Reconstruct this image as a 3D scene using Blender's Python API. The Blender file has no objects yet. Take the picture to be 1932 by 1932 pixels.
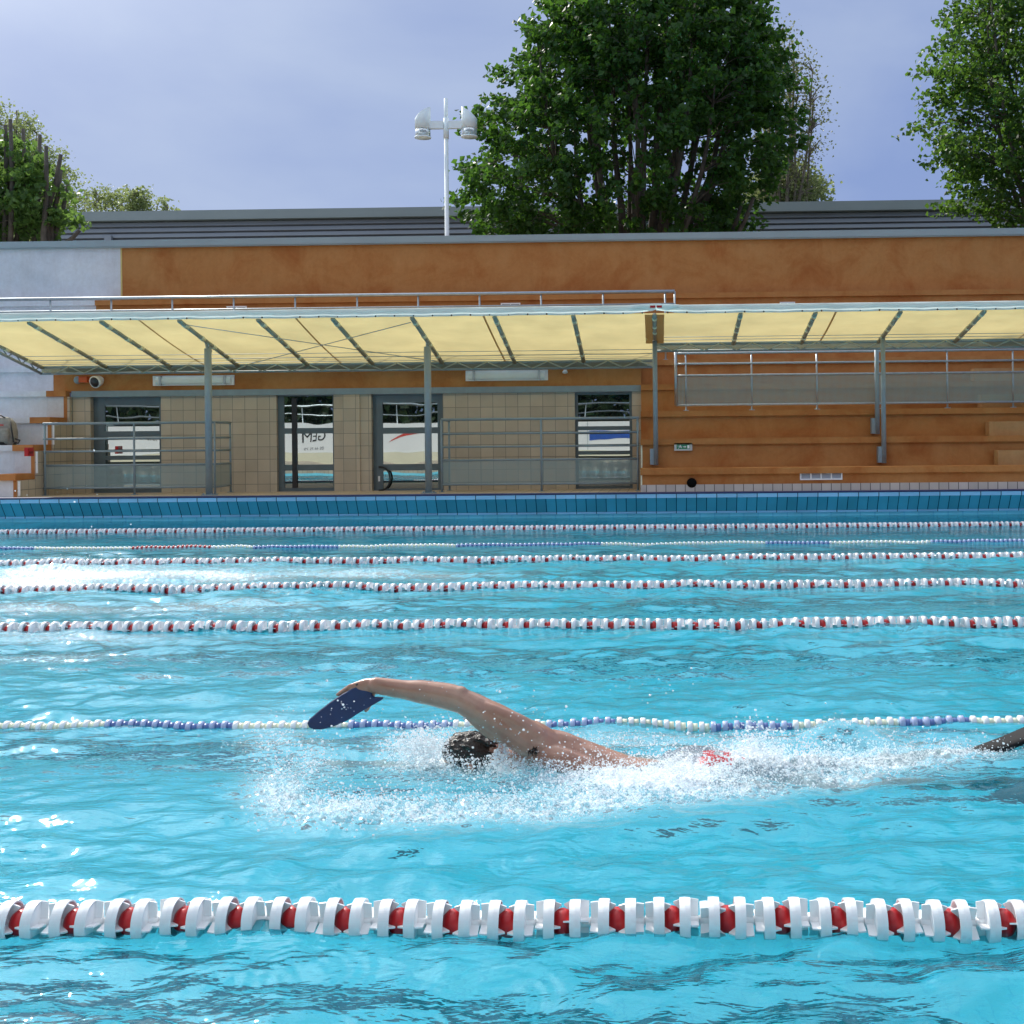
import bpy, math, random
import numpy as np
from mathutils import Vector, Matrix, noise as mnoise

random.seed(7)
rng = np.random.default_rng(7)
scene = bpy.context.scene
COL = scene.collection
rad = math.radians

# ------------------------------------------------------------------ camera
CAM = Vector((0.0, 0.0, 1.35))
FOC, SHX, SHY = 1.2, -0.111, -0.0714
ROT = Matrix.Rotation(rad(1.4), 3, 'Z') @ Matrix.Rotation(rad(90), 3, 'X') @ Matrix.Rotation(rad(-0.55), 3, 'Z')
cam_data = bpy.data.cameras.new("camera")
cam = bpy.data.objects.new("camera", cam_data)
COL.objects.link(cam)
cam.matrix_world = Matrix.Translation(CAM) @ ROT.to_4x4()
cam_data.sensor_width = 36
cam_data.lens = 36 * FOC
cam_data.shift_x, cam_data.shift_y = SHX, SHY
cam_data.clip_start, cam_data.clip_end = 0.05, 2000
scene.camera = cam
RN = np.array(ROT)


def ray(px, py):
    return ROT @ Vector(((px / 1932 - .5 + SHX) / FOC, (.5 - py / 1932 + SHY) / FOC, -1))


def P(px, py, Y):                       # survey helper: photo measurement -> point on the plane at distance Y
    d = ray(px, py)
    return CAM + d * (Y / d.y)


def G(px, py, z=0.0):                   # photo measurement -> point on a horizontal plane
    d = ray(px, py)
    return CAM + d * ((z - CAM.z) / d.z)


def PX(px, Y, py=830):
    return P(px, py, Y).x


def PZ(py, Y, px=966):
    return P(px, py, Y).z


def project(x, y, z):
    v = np.stack([x - CAM.x, y - CAM.y, z - CAM.z], -1) @ RN
    w = -v[..., 2]
    w = np.where(w < 1e-3, 1e-3, w)
    return (.5 + FOC * v[..., 0] / w - SHX) * 1932, (.5 - FOC * v[..., 1] / w + SHY) * 1932


# ------------------------------------------------------------------ materials
class NT:
    def __init__(self, name):
        self.m = bpy.data.materials.new(name)
        self.m.use_nodes = True
        self.t = self.m.node_tree
        self.t.nodes.clear()
        self.out = self.n('ShaderNodeOutputMaterial')

    def n(self, kind, **kw):
        nd = self.t.nodes.new(kind)
        for k, v in kw.items():
            if k.startswith('i_'):
                key = k[2:].replace('_', ' ')
                nd.inputs[key].default_value = v
            else:
                setattr(nd, k, v)
        return nd

    def l(self, a, b):
        self.t.links.new(a, b)

    def ramp(self, fac, stops):
        r = self.n('ShaderNodeValToRGB')
        e = r.color_ramp.elements
        while len(e) < len(stops):
            e.new(.5)
        for el, (p, c) in zip(e, stops):
            el.position = p
            el.color = (*c, 1) if len(c) == 3 else c
        self.l(fac, r.inputs[0])
        return r.outputs[0]

    def noise(self, scale, detail=4, rough=.55, vec=None, dist=0.0):
        nz = self.n('ShaderNodeTexNoise')
        nz.inputs['Scale'].default_value = scale
        nz.inputs['Detail'].default_value = detail
        nz.inputs['Roughness'].default_value = rough
        nz.inputs['Distortion'].default_value = dist
        self.l(vec if vec is not None else self.obj(), nz.inputs['Vector'])
        return nz.outputs['Fac']

    def obj(self):
        if not hasattr(self, '_tc'):
            self._tc = self.n('ShaderNodeTexCoord').outputs['Object']
        return self._tc

    def mix(self, f, a, b, kind='MIX'):
        mx = self.n('ShaderNodeMixRGB', blend_type=kind)
        for s, v in ((mx.inputs[0], f), (mx.inputs[1], a), (mx.inputs[2], b)):
            if isinstance(v, (int, float)):
                s.default_value = v
            elif isinstance(v, tuple):
                s.default_value = (*v, 1)
            else:
                self.l(v, s)
        return mx.outputs[0]

    def math(self, op, a, b=None, clamp=False):
        m_ = self.n('ShaderNodeMath', operation=op, use_clamp=clamp)
        for s, v in zip(m_.inputs, (a, b)):
            if v is None:
                continue
            if isinstance(v, (int, float)):
                s.default_value = v
            else:
                self.l(v, s)
        return m_.outputs[0]


def simple(name, col, rough=.6, metal=0.0, var=.12, vscale=3.0, bump=0.0, bscale=40.0, spec=.5, detail=5):
    t = NT(name)
    p = t.n('ShaderNodeBsdfPrincipled')
    p.inputs['Roughness'].default_value = rough
    p.inputs['Metallic'].default_value = metal
    p.inputs['Specular IOR Level'].default_value = spec
    if var:
        a = tuple(max(0, c * (1 - var)) for c in col)
        b = tuple(min(1, c * (1 + var)) for c in col)
        t.l(t.ramp(t.noise(vscale, detail), [(.3, a), (.7, b)]), p.inputs['Base Color'])
    else:
        p.inputs['Base Color'].default_value = (*col, 1)
    if bump:
        b = t.n('ShaderNodeBump')
        b.inputs['Strength'].default_value = bump
        b.inputs['Distance'].default_value = .01
        t.l(t.noise(bscale, 6), b.inputs['Height'])
        t.l(b.outputs[0], p.inputs['Normal'])
    t.l(p.outputs[0], t.out.inputs[0])
    return t.m


def stucco(name, base, dark, light, scale=.9, joints=0):
    t = NT(name)
    p = t.n('ShaderNodeBsdfPrincipled')
    p.inputs['Roughness'].default_value = .9
    p.inputs['Specular IOR Level'].default_value = .15
    a = t.ramp(t.noise(scale, 7, .62, dist=.6), [(.30, dark), (.52, base), (.75, light)])
    mp = t.n('ShaderNodeMapping')
    mp.inputs['Scale'].default_value = (5, 5, .55)
    t.l(t.obj(), mp.inputs[0])
    streak = t.ramp(t.noise(1.2, 6, .6, mp.outputs[0]), [(.35, (.84, .8, .76)), (.6, (1, 1, 1))])
    c = t.mix(.3, a, streak, 'MULTIPLY')
    fine = t.ramp(t.noise(14, 6, .7), [(.3, (.9, .88, .86)), (.7, (1.06, 1.06, 1.06))])
    c = t.mix(.7, c, fine, 'MULTIPLY')
    if joints:
        sx = t.n('ShaderNodeSeparateXYZ')
        t.l(t.obj(), sx.inputs[0])
        jt = t.math('LESS_THAN', t.math('FRACT', t.math('ADD', t.math('MULTIPLY', sx.outputs[0], 1 / joints), 100.31)), .014 / joints)
        c = t.mix(t.math('MULTIPLY', jt, .55), c, (.10, .05, .02))
        mp2 = t.n('ShaderNodeMapping')
        mp2.inputs['Scale'].default_value = (9, 9, .35)
        t.l(t.obj(), mp2.inputs[0])
        drip = t.ramp(t.noise(1.0, 3, .5, mp2.outputs[0]), [(.60, (1, 1, 1)), (.74, (.70, .64, .58))])
        c = t.mix(.8, c, drip, 'MULTIPLY')
    t.l(c, p.inputs['Base Color'])
    b = t.n('ShaderNodeBump')
    b.inputs['Strength'].default_value = .35
    b.inputs['Distance'].default_value = .008
    t.l(t.noise(60, 6, .7), b.inputs['Height'])
    t.l(b.outputs[0], p.inputs['Normal'])
    t.l(p.outputs[0], t.out.inputs[0])
    return t.m


def tiles(name, col, grout, w, h, axes='XZ', mortar=.006, rough=.35, off=(0, 0), var=.1):
    t = NT(name)
    p = t.n('ShaderNodeBsdfPrincipled')
    p.inputs['Roughness'].default_value = rough
    s = t.n('ShaderNodeSeparateXYZ')
    t.l(t.obj(), s.inputs[0])
    c = t.n('ShaderNodeCombineXYZ')
    t.l(t.math('ADD', s.outputs[axes[0]], 100 * w + off[0]), c.inputs[0])
    t.l(t.math('ADD', s.outputs[axes[1]], 100 * h + off[1]), c.inputs[1])
    b = t.n('ShaderNodeTexBrick', offset=0.0, squash=1.0)
    b.inputs['Scale'].default_value = 1
    b.inputs['Mortar Size'].default_value = mortar
    b.inputs['Mortar Smooth'].default_value = .2
    b.inputs['Brick Width'].default_value = w
    b.inputs['Row Height'].default_value = h
    b.inputs['Bias'].default_value = 0
    b.inputs['Color1'].default_value = (*[k * (1 - var) for k in col], 1)
    b.inputs['Color2'].default_value = (*[min(1, k * (1 + var)) for k in col], 1)
    b.inputs['Mortar'].default_value = (*grout, 1)
    t.l(c.outputs[0], b.inputs['Vector'])
    stain = t.ramp(t.noise(1.7, 6), [(.3, (.86, .86, .84)), (.7, (1.05, 1.05, 1.05))])
    t.l(t.mix(.8, b.outputs[0], stain, 'MULTIPLY'), p.inputs['Base Color'])
    bm = t.n('ShaderNodeBump', invert=True)
    bm.inputs['Strength'].default_value = .4
    bm.inputs['Distance'].default_value = .004
    t.l(b.outputs['Fac'], bm.inputs['Height'])
    t.l(bm.outputs[0], p.inputs['Normal'])
    t.l(p.outputs[0], t.out.inputs[0])
    return t.m


def fabric(name, col, trans, tcol, seam=0.0):
    t = NT(name)
    v = t.ramp(t.noise(2.5, 5), [(.3, tuple(k * .9 for k in col)), (.7, col)])
    d = t.n('ShaderNodeBsdfDiffuse')
    t.l(v, d.inputs[0])
    tr = t.n('ShaderNodeBsdfTranslucent')
    v2 = t.ramp(t.noise(1.3, 6), [(.3, tuple(k * .76 for k in tcol)), (.7, tcol)])
    t.l(v2, tr.inputs[0])
    mp = t.n('ShaderNodeMapping')
    mp.inputs['Scale'].default_value = (.35, 5, 3)
    t.l(t.obj(), mp.inputs[0])
    b = t.n('ShaderNodeBump')
    b.inputs['Strength'].default_value = .5
    b.inputs['Distance'].default_value = .02
    t.l(t.noise(3, 4, .5, mp.outputs[0]), b.inputs['Height'])
    t.l(b.outputs[0], d.inputs['Normal'])
    t.l(b.outputs[0], tr.inputs['Normal'])
    m = t.n('ShaderNodeMixShader')
    m.inputs[0].default_value = trans
    t.l(d.outputs[0], m.inputs[1])
    t.l(tr.outputs[0], m.inputs[2])
    t.l(m.outputs[0], t.out.inputs[0])
    return t.m


def leafmat(name, dark, light, tcol, tf=.45):
    t = NT(name)
    g = t.n('ShaderNodeNewGeometry')
    r = g.outputs['Random Per Island']
    nz = t.noise(.9, 3)
    f = t.math('ADD', t.math('MULTIPLY', r, .6), t.math('MULTIPLY', nz, .5))
    c = t.ramp(f, [(.15, dark), (.85, light)])
    p = t.n('ShaderNodeBsdfPrincipled')
    p.inputs['Roughness'].default_value = .45
    p.inputs['Specular IOR Level'].default_value = .4
    t.l(c, p.inputs['Base Color'])
    tr = t.n('ShaderNodeBsdfTranslucent')
    t.l(t.mix(.5, c, tcol), tr.inputs[0])
    m = t.n('ShaderNodeMixShader')
    m.inputs[0].default_value = tf
    t.l(p.outputs[0], m.inputs[1])
    t.l(tr.outputs[0], m.inputs[2])
    t.l(m.outputs[0], t.out.inputs[0])
    return t.m


def glassmat():
    t = NT("door_glass")
    b = t.n('ShaderNodeBump')
    b.inputs['Strength'].default_value = .5
    b.inputs['Distance'].default_value = .003
    t.l(t.noise(1.4, 1, .4), b.inputs['Height'])
    g = t.n('ShaderNodeBsdfGlossy')
    g.inputs['Color'].default_value = (.8, .88, .88, 1)
    g.inputs['Roughness'].default_value = .01
    t.l(b.outputs[0], g.inputs['Normal'])
    d = t.n('ShaderNodeBsdfDiffuse')
    d.inputs[0].default_value = (.02, .03, .03, 1)
    m = t.n('ShaderNodeMixShader')
    m.inputs[0].default_value = .39
    t.l(d.outputs[0], m.inputs[1])
    t.l(g.outputs[0], m.inputs[2])
    t.l(m.outputs[0], t.out.inputs[0])
    return t.m


def meshmat(name, col, cover):
    """woven wire / perforated infill: metal with real see-through holes"""
    t = NT(name)
    p = t.n('ShaderNodeBsdfPrincipled')
    p.inputs['Base Color'].default_value = (*col, 1)
    p.inputs['Roughness'].default_value = .5
    tr = t.n('ShaderNodeBsdfTransparent')
    s = t.n('ShaderNodeSeparateXYZ')
    t.l(t.obj(), s.inputs[0])
    fx = t.math('FRACT', t.math('MULTIPLY', t.math('ADD', s.outputs[0], s.outputs[1]), 45))
    fz = t.math('FRACT', t.math('MULTIPLY', s.outputs[2], 45))
    k = 1 - math.sqrt(1 - cover)
    a = t.math('MAXIMUM', t.math('LESS_THAN', fx, k), t.math('LESS_THAN', fz, k))
    m = t.n('ShaderNodeMixShader')
    t.l(a, m.inputs[0])
    t.l(tr.outputs[0], m.inputs[1])
    t.l(p.outputs[0], m.inputs[2])
    t.l(m.outputs[0], t.out.inputs[0])
    return t.m


def watermat():
    t = NT("pool_water")
    att = t.n('ShaderNodeAttribute', attribute_name='foam').outputs['Fac']
    o = t.obj()
    mp = t.n('ShaderNodeMapping')
    mp.inputs['Scale'].default_value = (.6, 1.25, 1)
    t.l(o, mp.inputs[0])
    h = t.math('ADD', t.math('MULTIPLY', t.noise(9, 3, .55, mp.outputs[0], .4), 1.0),
               t.math('MULTIPLY', t.noise(34, 2, .5, mp.outputs[0], .3), .22))
    b = t.n('ShaderNodeBump')
    b.inputs['Strength'].default_value = .55
    b.inputs['Distance'].default_value = .018
    t.l(h, b.inputs['Height'])
    gl = t.n('ShaderNodeBsdfGlossy')
    gl.inputs['Roughness'].default_value = .03
    t.l(b.outputs[0], gl.inputs['Normal'])
    rf = t.n('ShaderNodeBsdfRefraction')
    rf.inputs['Color'].default_value = (.52, .965, 1, 1)
    rf.inputs['IOR'].default_value = 1.33
    rf.inputs['Roughness'].default_value = 0
    t.l(b.outputs[0], rf.inputs['Normal'])
    df = t.n('ShaderNodeBsdfDiffuse')
    df.inputs[0].default_value = (.015, .50, .74, 1)
    body = t.n('ShaderNodeMixShader')
    body.inputs[0].default_value = .15
    t.l(rf.outputs[0], body.inputs[1])
    t.l(df.outputs[0], body.inputs[2])
    fr = t.n('ShaderNodeFresnel')
    fr.inputs['IOR'].default_value = 1.33
    t.l(b.outputs[0], fr.inputs['Normal'])
    mx = t.n('ShaderNodeMixShader')
    t.l(fr.outputs[0], mx.inputs[0])
    t.l(body.outputs[0], mx.inputs[1])
    t.l(gl.outputs[0], mx.inputs[2])
    # foam (far left also painted sun glitter): white bubbles broken up by noise
    fo = t.n('ShaderNodeBsdfDiffuse')
    fo.inputs[0].default_value = (.9, .94, .96, 1)
    vo = t.n('ShaderNodeTexVoronoi')
    vo.inputs['Scale'].default_value = 60
    t.l(o, vo.inputs['Vector'])
    nz = t.math('ADD', t.math('MULTIPLY', t.noise(16, 8, .8), 1.0), t.math('MULTIPLY', vo.outputs['Distance'], -.35))
    f = t.math('MULTIPLY', t.math('SUBTRACT', t.math('ADD', nz, t.math('MULTIPLY', att, .62)), .66), 3.4, True)
    f = t.math('MULTIPLY', f, t.math('MULTIPLY', att, 3.0, True), True)
    f = t.math('MAXIMUM', t.math('MULTIPLY', f, .85), t.math('MULTIPLY', t.math('MINIMUM', att, 1.0), .38))
    mf = t.n('ShaderNodeMixShader')
    t.l(f, mf.inputs[0])
    t.l(mx.outputs[0], mf.inputs[1])
    t.l(fo.outputs[0], mf.inputs[2])
    t.l(mf.outputs[0], t.out.inputs[0])
    return t.m


def dropmat():
    t = NT("water_drops")
    d = t.n('ShaderNodeBsdfDiffuse')
    d.inputs[0].default_value = (.93, .97, 1, 1)
    tl = t.n('ShaderNodeBsdfTranslucent')
    tl.inputs[0].default_value = (.93, .97, 1, 1)
    g = t.n('ShaderNodeBsdfGlossy')
    g.inputs['Roughness'].default_value = .08
    tr = t.n('ShaderNodeBsdfTransparent')
    m1, m2, m3 = t.n('ShaderNodeMixShader'), t.n('ShaderNodeMixShader'), t.n('ShaderNodeMixShader')
    m1.inputs[0].default_value, m2.inputs[0].default_value, m3.inputs[0].default_value = .70, .10, .24
    t.l(d.outputs[0], m1.inputs[1])
    t.l(tl.outputs[0], m1.inputs[2])
    t.l(m1.outputs[0], m2.inputs[1])
    t.l(g.outputs[0], m2.inputs[2])
    t.l(m2.outputs[0], m3.inputs[1])
    t.l(tr.outputs[0], m3.inputs[2])
    t.l(m3.outputs[0], t.out.inputs[0])
    return t.m


def skinmat():
    t = NT("skin")
    p = t.n('ShaderNodeBsdfPrincipled')
    a = t.ramp(t.noise(9, 6, .6), [(.3, (.31, .16, .108)), (.7, (.46, .265, .185))])
    b2 = t.ramp(t.noise(3, 3), [(.35, (1.05, .88, .82)), (.65, (1, 1, 1))])
    t.l(t.mix(.7, a, b2, 'MULTIPLY'), p.inputs['Base Color'])
    p.inputs['Coat Weight'].default_value = .25
    p.inputs['Coat Roughness'].default_value = .08
    p.inputs['Roughness'].default_value = .3
    p.inputs['Subsurface Weight'].default_value = .12
    p.inputs['Subsurface Radius'].default_value = (.02, .008, .004)
    b = t.n('ShaderNodeBump')
    b.inputs['Strength'].default_value = .15
    b.inputs['Distance'].default_value = .003
    t.l(t.noise(120, 4), b.inputs['Height'])
    t.l(b.outputs[0], p.inputs['Normal'])
    t.l(p.outputs[0], t.out.inputs[0])
    return t.m


ORANGE = stucco("orange_stucco", (.51, .232, .080), (.42, .150, .045), (.55, .275, .105), 1.3)
ORANGE_EDGE = stucco("orange_paint", (.53, .235, .085), (.43, .165, .055), (.57, .27, .105), 1.4)
WHITEW = stucco("white_paint", (.74, .76, .80), (.64, .66, .70), (.8, .82, .84))
BLOCKC = stucco("pale_block", (.52, .31, .14), (.46, .26, .11), (.56, .34, .17))
RAFT = simple('rafter_grey', (.33, .35, .30), .5, 0, .1, 6)
LATT = simple('lattice_grey', (.38, .44, .41), .5, 0, .1, 6)
CAPM = simple("coping_metal", (.33, .40, .42), .55, .1, .06, 1.0)
GREYM = simple("grey_metal", (.25, .33, .38), .45, .0, .08, 6)
STEEL = simple("galvanised_steel", (.42, .47, .50), .32, .75, .1, 12)
FRAMEM = simple("frame_metal", (.13, .17, .19), .45, .3, .08, 4)
WHITEP = simple("white_plastic", (.86, .88, .90), .28, 0, .03, 20)
FLOATW = simple("float_white", (.88, .89, .90), .22, 0, .03, 30)
REDP = simple("red_plastic", (.50, .012, .016), .32, 0, .1, 20)
BLUEP = simple("blue_plastic", (.02, .06, .36), .25, 0, .1, 20)
CREAMP = simple("cream_plastic", (.80, .82, .62), .3, 0, .05, 20)
BLACKP = simple("black_plastic", (.015, .015, .018), .35, 0, .1, 20)
LAMPW = simple("lamp_white", (.84, .92, .92), .6, 0, .04, 3)
BARK = simple("bark", (.10, .088, .068), .9, 0, .4, 5, .6, 20)
BARKP = simple("pale_bark", (.16, .13, .10), .9, 0, .3, 5, .4, 20)
SIDING = simple("grey_siding", (.30, .34, .37), .55, .1, .05, .5)
FASCIA = simple("fascia_metal", (.29, .35, .34), .55, .1, .05, .5)
TILE_W = tiles("beige_wall_tiles", (.56, .48, .37), (.27, .25, .21), .252, .252, 'XZ', .006)
TILE_S = tiles("beige_side_tiles", (.56, .48, .37), (.17, .17, .15), .252, .252, 'YZ', .006)
TILE_P = tiles("plinth_tiles", (.56, .53, .52), (.12, .12, .12), .178, .8, 'XZ', .008)
TILE_D = tiles("deck_tiles", (.62, .51, .39), (.3, .26, .2), .178, .178, 'XY', .008, .6)
TILE_B = tiles("blue_pool_tiles", (.12, .47, .62), (.02, .08, .12), .172, 2.0, 'XZ', .008, .25, var=.14)
TILE_C = tiles("pale_blue_coping", (.34, .66, .93), (.03, .08, .13), .344, 2.0, 'XZ', .008, .3)
DARKB = simple("dark_blue_edge", (.03, .04, .13), .4, 0, .1, 5)
FINM = simple('black_rubber', (.006, .0065, .008), .7, 0, .2, 20, spec=.25)
FLOORM = tiles("pool_floor_tiles", (.27, .81, .97), (.20, .71, .91), .25, .25, 'XY', .012, .5, var=.05)
LINEM = simple("lane_line", (.008, .015, .03), .6, 0, .1, 3)
CANVAS = fabric("canopy_fabric", (.60, .54, .31), .5, (.74, .62, .30))
VAL = fabric("valance_fabric", (.85, .95, .94), .5, (.86, .97, .95))
SKIRT = fabric("skirt_fabric", (.30, .34, .28), .3, (.35, .36, .26))
FLAP = fabric("doubled_fabric", (.50, .34, .18), .3, (.55, .35, .15))
GLASS = glassmat()
MESHI = meshmat("wire_infill", (.29, .40, .40), .6)
WATER = watermat()
DROPS = dropmat()
SKIN = skinmat()
HAIR = simple("wet_hair", (.018, .012, .008), .25, 0, .4, 60, .8, 90)
PADM = simple("blue_paddle", (.008, .028, .095), .4, 0, .12, 25)
TRUNKM = simple("red_trunks", (.36, .008, .018), .5, 0, .2, 20)
LEAF1 = leafmat("linden_leaves", (.012, .05, .010), (.045, .13, .022), (.16, .34, .03))
LEAF2 = leafmat("maple_leaves", (.016, .055, .010), (.05, .135, .022), (.22, .40, .04))
LEAF5 = leafmat("young_leaves", (.045, .11, .025), (.11, .21, .05), (.28, .46, .08), .5)
LEAF3 = leafmat("pale_leaves", (.14, .20, .07), (.27, .34, .13), (.42, .48, .18))
LEAF4 = leafmat("hedge_leaves", (.012, .03, .012), (.03, .06, .02), (.06, .12, .03), .3)
GROUNDM = simple("gravel", (.2, .19, .16), .95, 0, .3, 2, .4, 30)
BAGM = simple("bag_cloth", (.30, .29, .26), .8, 0, .2, 15, .4, 80)
HOARDW = simple("banner_white", (.82, .84, .86), .5, 0, .04, 1)
HOARDC = simple("cream_base", (.72, .70, .55), .7, 0, .05, 1)
GREENS = simple("sign_green", (.01, .22, .10), .4, 0, .05, 10)


# ------------------------------------------------------------------ mesh building
class MB:
    def __init__(self):
        self.v, self.f, self.mi, self.sm = [], [], [], []

    def add(self, verts, faces, mi=0, smooth=False):
        o = len(self.v)
        self.v += [tuple(p) for p in verts]
        for f in faces:
            self.f.append([o + i for i in f])
            self.mi.append(mi)
            self.sm.append(smooth)
        return self

    def box(self, x0, x1, y0, y1, z0, z1, mi=0):
        vs = [(x, y, z) for z in (z0, z1) for y in (y0, y1) for x in (x0, x1)]
        return self.add(vs, [(0, 2, 3, 1), (4, 5, 7, 6), (0, 1, 5, 4), (2, 6, 7, 3), (0, 4, 6, 2), (1, 3, 7, 5)], mi)

    def tube(self, pts, r, seg=8, mi=0, caps=True):
        pts = [Vector(p) for p in pts]
        rs = r if isinstance(r, (list, tuple)) else [r] * len(pts)
        rings = []
        up = None
        for i, p in enumerate(pts):
            d = (pts[min(i + 1, len(pts) - 1)] - pts[max(i - 1, 0)]).normalized()
            if up is None:
                up = Vector((0, 0, 1)) if abs(d.z) < .9 else Vector((1, 0, 0))
            s = d.cross(up).normalized()
            up = s.cross(d).normalized()
            rings.append([p + (s * math.cos(2 * math.pi * k / seg) + up * math.sin(2 * math.pi * k / seg)) * rs[i] for k in range(seg)])
        vs = [q for rg in rings for q in rg]
        fs = []
        for i in range(len(pts) - 1):
            for k in range(seg):
                a, b = i * seg + k, i * seg + (k + 1) % seg
                fs.append((a, b, b + seg, a + seg))
        if caps:
            fs.append(tuple(range(seg - 1, -1, -1)))
            fs.append(tuple(range((len(pts) - 1) * seg, len(pts) * seg)))
        return self.add(vs, fs, mi, True)

    def loft(self, rings, mi=0):
        n = len(rings[0])
        vs = [q for rg in rings for q in rg]
        fs = [(i * n + k, i * n + (k + 1) % n, (i + 1) * n + (k + 1) % n, (i + 1) * n + k) for i in range(len(rings) - 1) for k in range(n)]
        fs.append(tuple(range(n - 1, -1, -1)))
        fs.append(tuple(range((len(rings) - 1) * n, len(rings) * n)))
        return self.add(vs, fs, mi, True)

    def prism(self, poly, off, mi=0):
        n = len(poly)
        off = Vector(off)
        vs = [Vector(p) for p in poly] + [Vector(p) + off for p in poly]
        fs = [tuple(range(n)), tuple(range(2 * n - 1, n - 1, -1))] + [(i, i + n, (i + 1) % n + n, (i + 1) % n) for i in range(n)]
        return self.add(vs, fs, mi)

    def ball(self, c, rx, ry, rz, seg=16, rings=10, mi=0, rot=None):
        c = Vector(c)
        vs = []
        for i in range(1, rings):
            th = math.pi * i / rings
            for k in range(seg):
                ph = 2 * math.pi * k / seg
                q = Vector((rx * math.sin(th) * math.cos(ph), ry * math.sin(th) * math.sin(ph), rz * math.cos(th)))
                vs.append(c + (rot @ q if rot else q))
        t_, b_ = Vector((0, 0, rz)), Vector((0, 0, -rz))
        vs += [c + (rot @ t_ if rot else t_), c + (rot @ b_ if rot else b_)]
        T, B = len(vs) - 2, len(vs) - 1
        fs = []
        for i in range(rings - 2):
            for k in range(seg):
                a, b = i * seg + k, i * seg + (k + 1) % seg
                fs.append((a, a + seg, b + seg, b))
        for k in range(seg):
            fs.append((T, k, (k + 1) % seg))
            o = (rings - 2) * seg
            fs.append((B, o + (k + 1) % seg, o + k))
        return self.add(vs, fs, mi, True)

    def mesh(self, name, mats):
        me = bpy.data.meshes.new(name)
        me.from_pydata(self.v, [], self.f)
        for m in (mats if isinstance(mats, (list, tuple)) else [mats]):
            me.materials.append(m)
        me.polygons.foreach_set('material_index', self.mi)
        me.polygons.foreach_set('use_smooth', self.sm)
        me.update()
        return me

    def build(self, name, mats, parent=None):
        return link(name, self.mesh(name, mats), parent)


def link(name, me, parent=None):
    o = bpy.data.objects.new(name, me)
    COL.objects.link(o)
    if parent:
        o.parent = parent
        o.matrix_parent_inverse = (parent.get('_inv') and Matrix.Identity(4)) or Matrix.Translation(-origin(parent))
    return o


def origin(o):
    v = Vector((0, 0, 0))
    while o:
        v += o.location
        o = None if o.parent is None else (o.parent if False else None)
    return v


def tag(o, label=None, cat=None, group=None, kind=None):
    if label:
        o['label'] = label
    if cat:
        o['category'] = cat
    if group:
        o['group'] = group
    if kind:
        o['kind'] = kind
    return o


def thing(name, loc, label, cat, group=None):
    o = bpy.data.objects.new(name, None)
    COL.objects.link(o)
    o.location = loc
    o.empty_display_size = .2
    return tag(o, label, cat, group)


def npmesh(name, verts, faces, mats, smooth=True):
    """verts (n,3), faces (m,k) arrays"""
    me = bpy.data.meshes.new(name)
    m, k = faces.shape
    me.vertices.add(len(verts))
    me.vertices.foreach_set('co', verts.astype(np.float32).ravel())
    me.loops.add(m * k)
    me.loops.foreach_set('vertex_index', faces.astype(np.int32).ravel())
    me.polygons.add(m)
    me.polygons.foreach_set('loop_start', np.arange(0, m * k, k, dtype=np.int32))
    me.polygons.foreach_set('use_smooth', np.full(m, smooth))
    me.update(calc_edges=True)
    for mm in (mats if isinstance(mats, (list, tuple)) else [mats]):
        me.materials.append(mm)
    return me


# ------------------------------------------------------------------ world + sun
SUN_EL, SUN_AZ = 40.0, -38.0            # azimuth from +Y, negative = to the left
sd = Vector((math.sin(rad(SUN_AZ)) * math.cos(rad(SUN_EL)), math.cos(rad(SUN_AZ)) * math.cos(rad(SUN_EL)), math.sin(rad(SUN_EL))))
w = bpy.data.worlds.new("World")
scene.world = w
w.use_nodes = True
wt = w.node_tree
wt.nodes.clear()


def wn(kind, **kw):
    nd = wt.nodes.new(kind)
    for k, v in kw.items():
        setattr(nd, k, v)
    return nd


def wmath(op, a, b=None, clamp=False):
    nd = wn('ShaderNodeMath', operation=op, use_clamp=clamp)
    for s, v in zip(nd.inputs, (a, b)):
        if v is None:
            continue
        if isinstance(v, (int, float)):
            s.default_value = v
        else:
            wt.links.new(v, s)
    return nd.outputs[0]


def wmix(f, a, b):
    nd = wn('ShaderNodeMixRGB')
    for s, v in zip(nd.inputs, (f, a, b)):
        if isinstance(v, (int, float)):
            s.default_value = v
        elif isinstance(v, tuple):
            s.default_value = (*v, 1)
        else:
            wt.links.new(v, s)
    return nd.outputs[0]


STR = 0.1
sky = wn('ShaderNodeTexSky', sky_type='NISHITA', sun_disc=False)
sky.sun_elevation, sky.sun_rotation = rad(SUN_EL), rad(SUN_AZ)
sky.air_density, sky.dust_density, sky.ozone_density = 1.0, 1.0, 1.5
tc = wn('ShaderNodeTexCoord').outputs['Generated']
sp = wn('ShaderNodeSeparateXYZ')
wt.links.new(tc, sp.inputs[0])
wmap = wn('ShaderNodeMapping')
wmap.inputs['Scale'].default_value = (1, 1, 2.2)
wt.links.new(tc, wmap.inputs[0])
n1 = wn('ShaderNodeTexNoise')
n1.inputs['Scale'].default_value = 2.6
n1.inputs['Detail'].default_value = 6
n1.inputs['Roughness'].default_value = .5
n1.inputs['Distortion'].default_value = .3
wt.links.new(wmap.outputs[0], n1.inputs['Vector'])
t_ = wmath('ADD', wmath('ADD', wmath('MULTIPLY', sp.outputs[0], -.85), wmath('MULTIPLY', sp.outputs[2], 1.15)),
           wmath('ADD', wmath('MULTIPLY', n1.outputs['Fac'], 2.4), -1.16), True)
cl = wmix(t_, (.25, .345, .65), (.475, .57, .775))
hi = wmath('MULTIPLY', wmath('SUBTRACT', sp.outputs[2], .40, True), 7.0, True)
nb = wmath('MULTIPLY', wmath('SUBTRACT', n1.outputs['Fac'], .38, True), 4.0, True)
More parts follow.
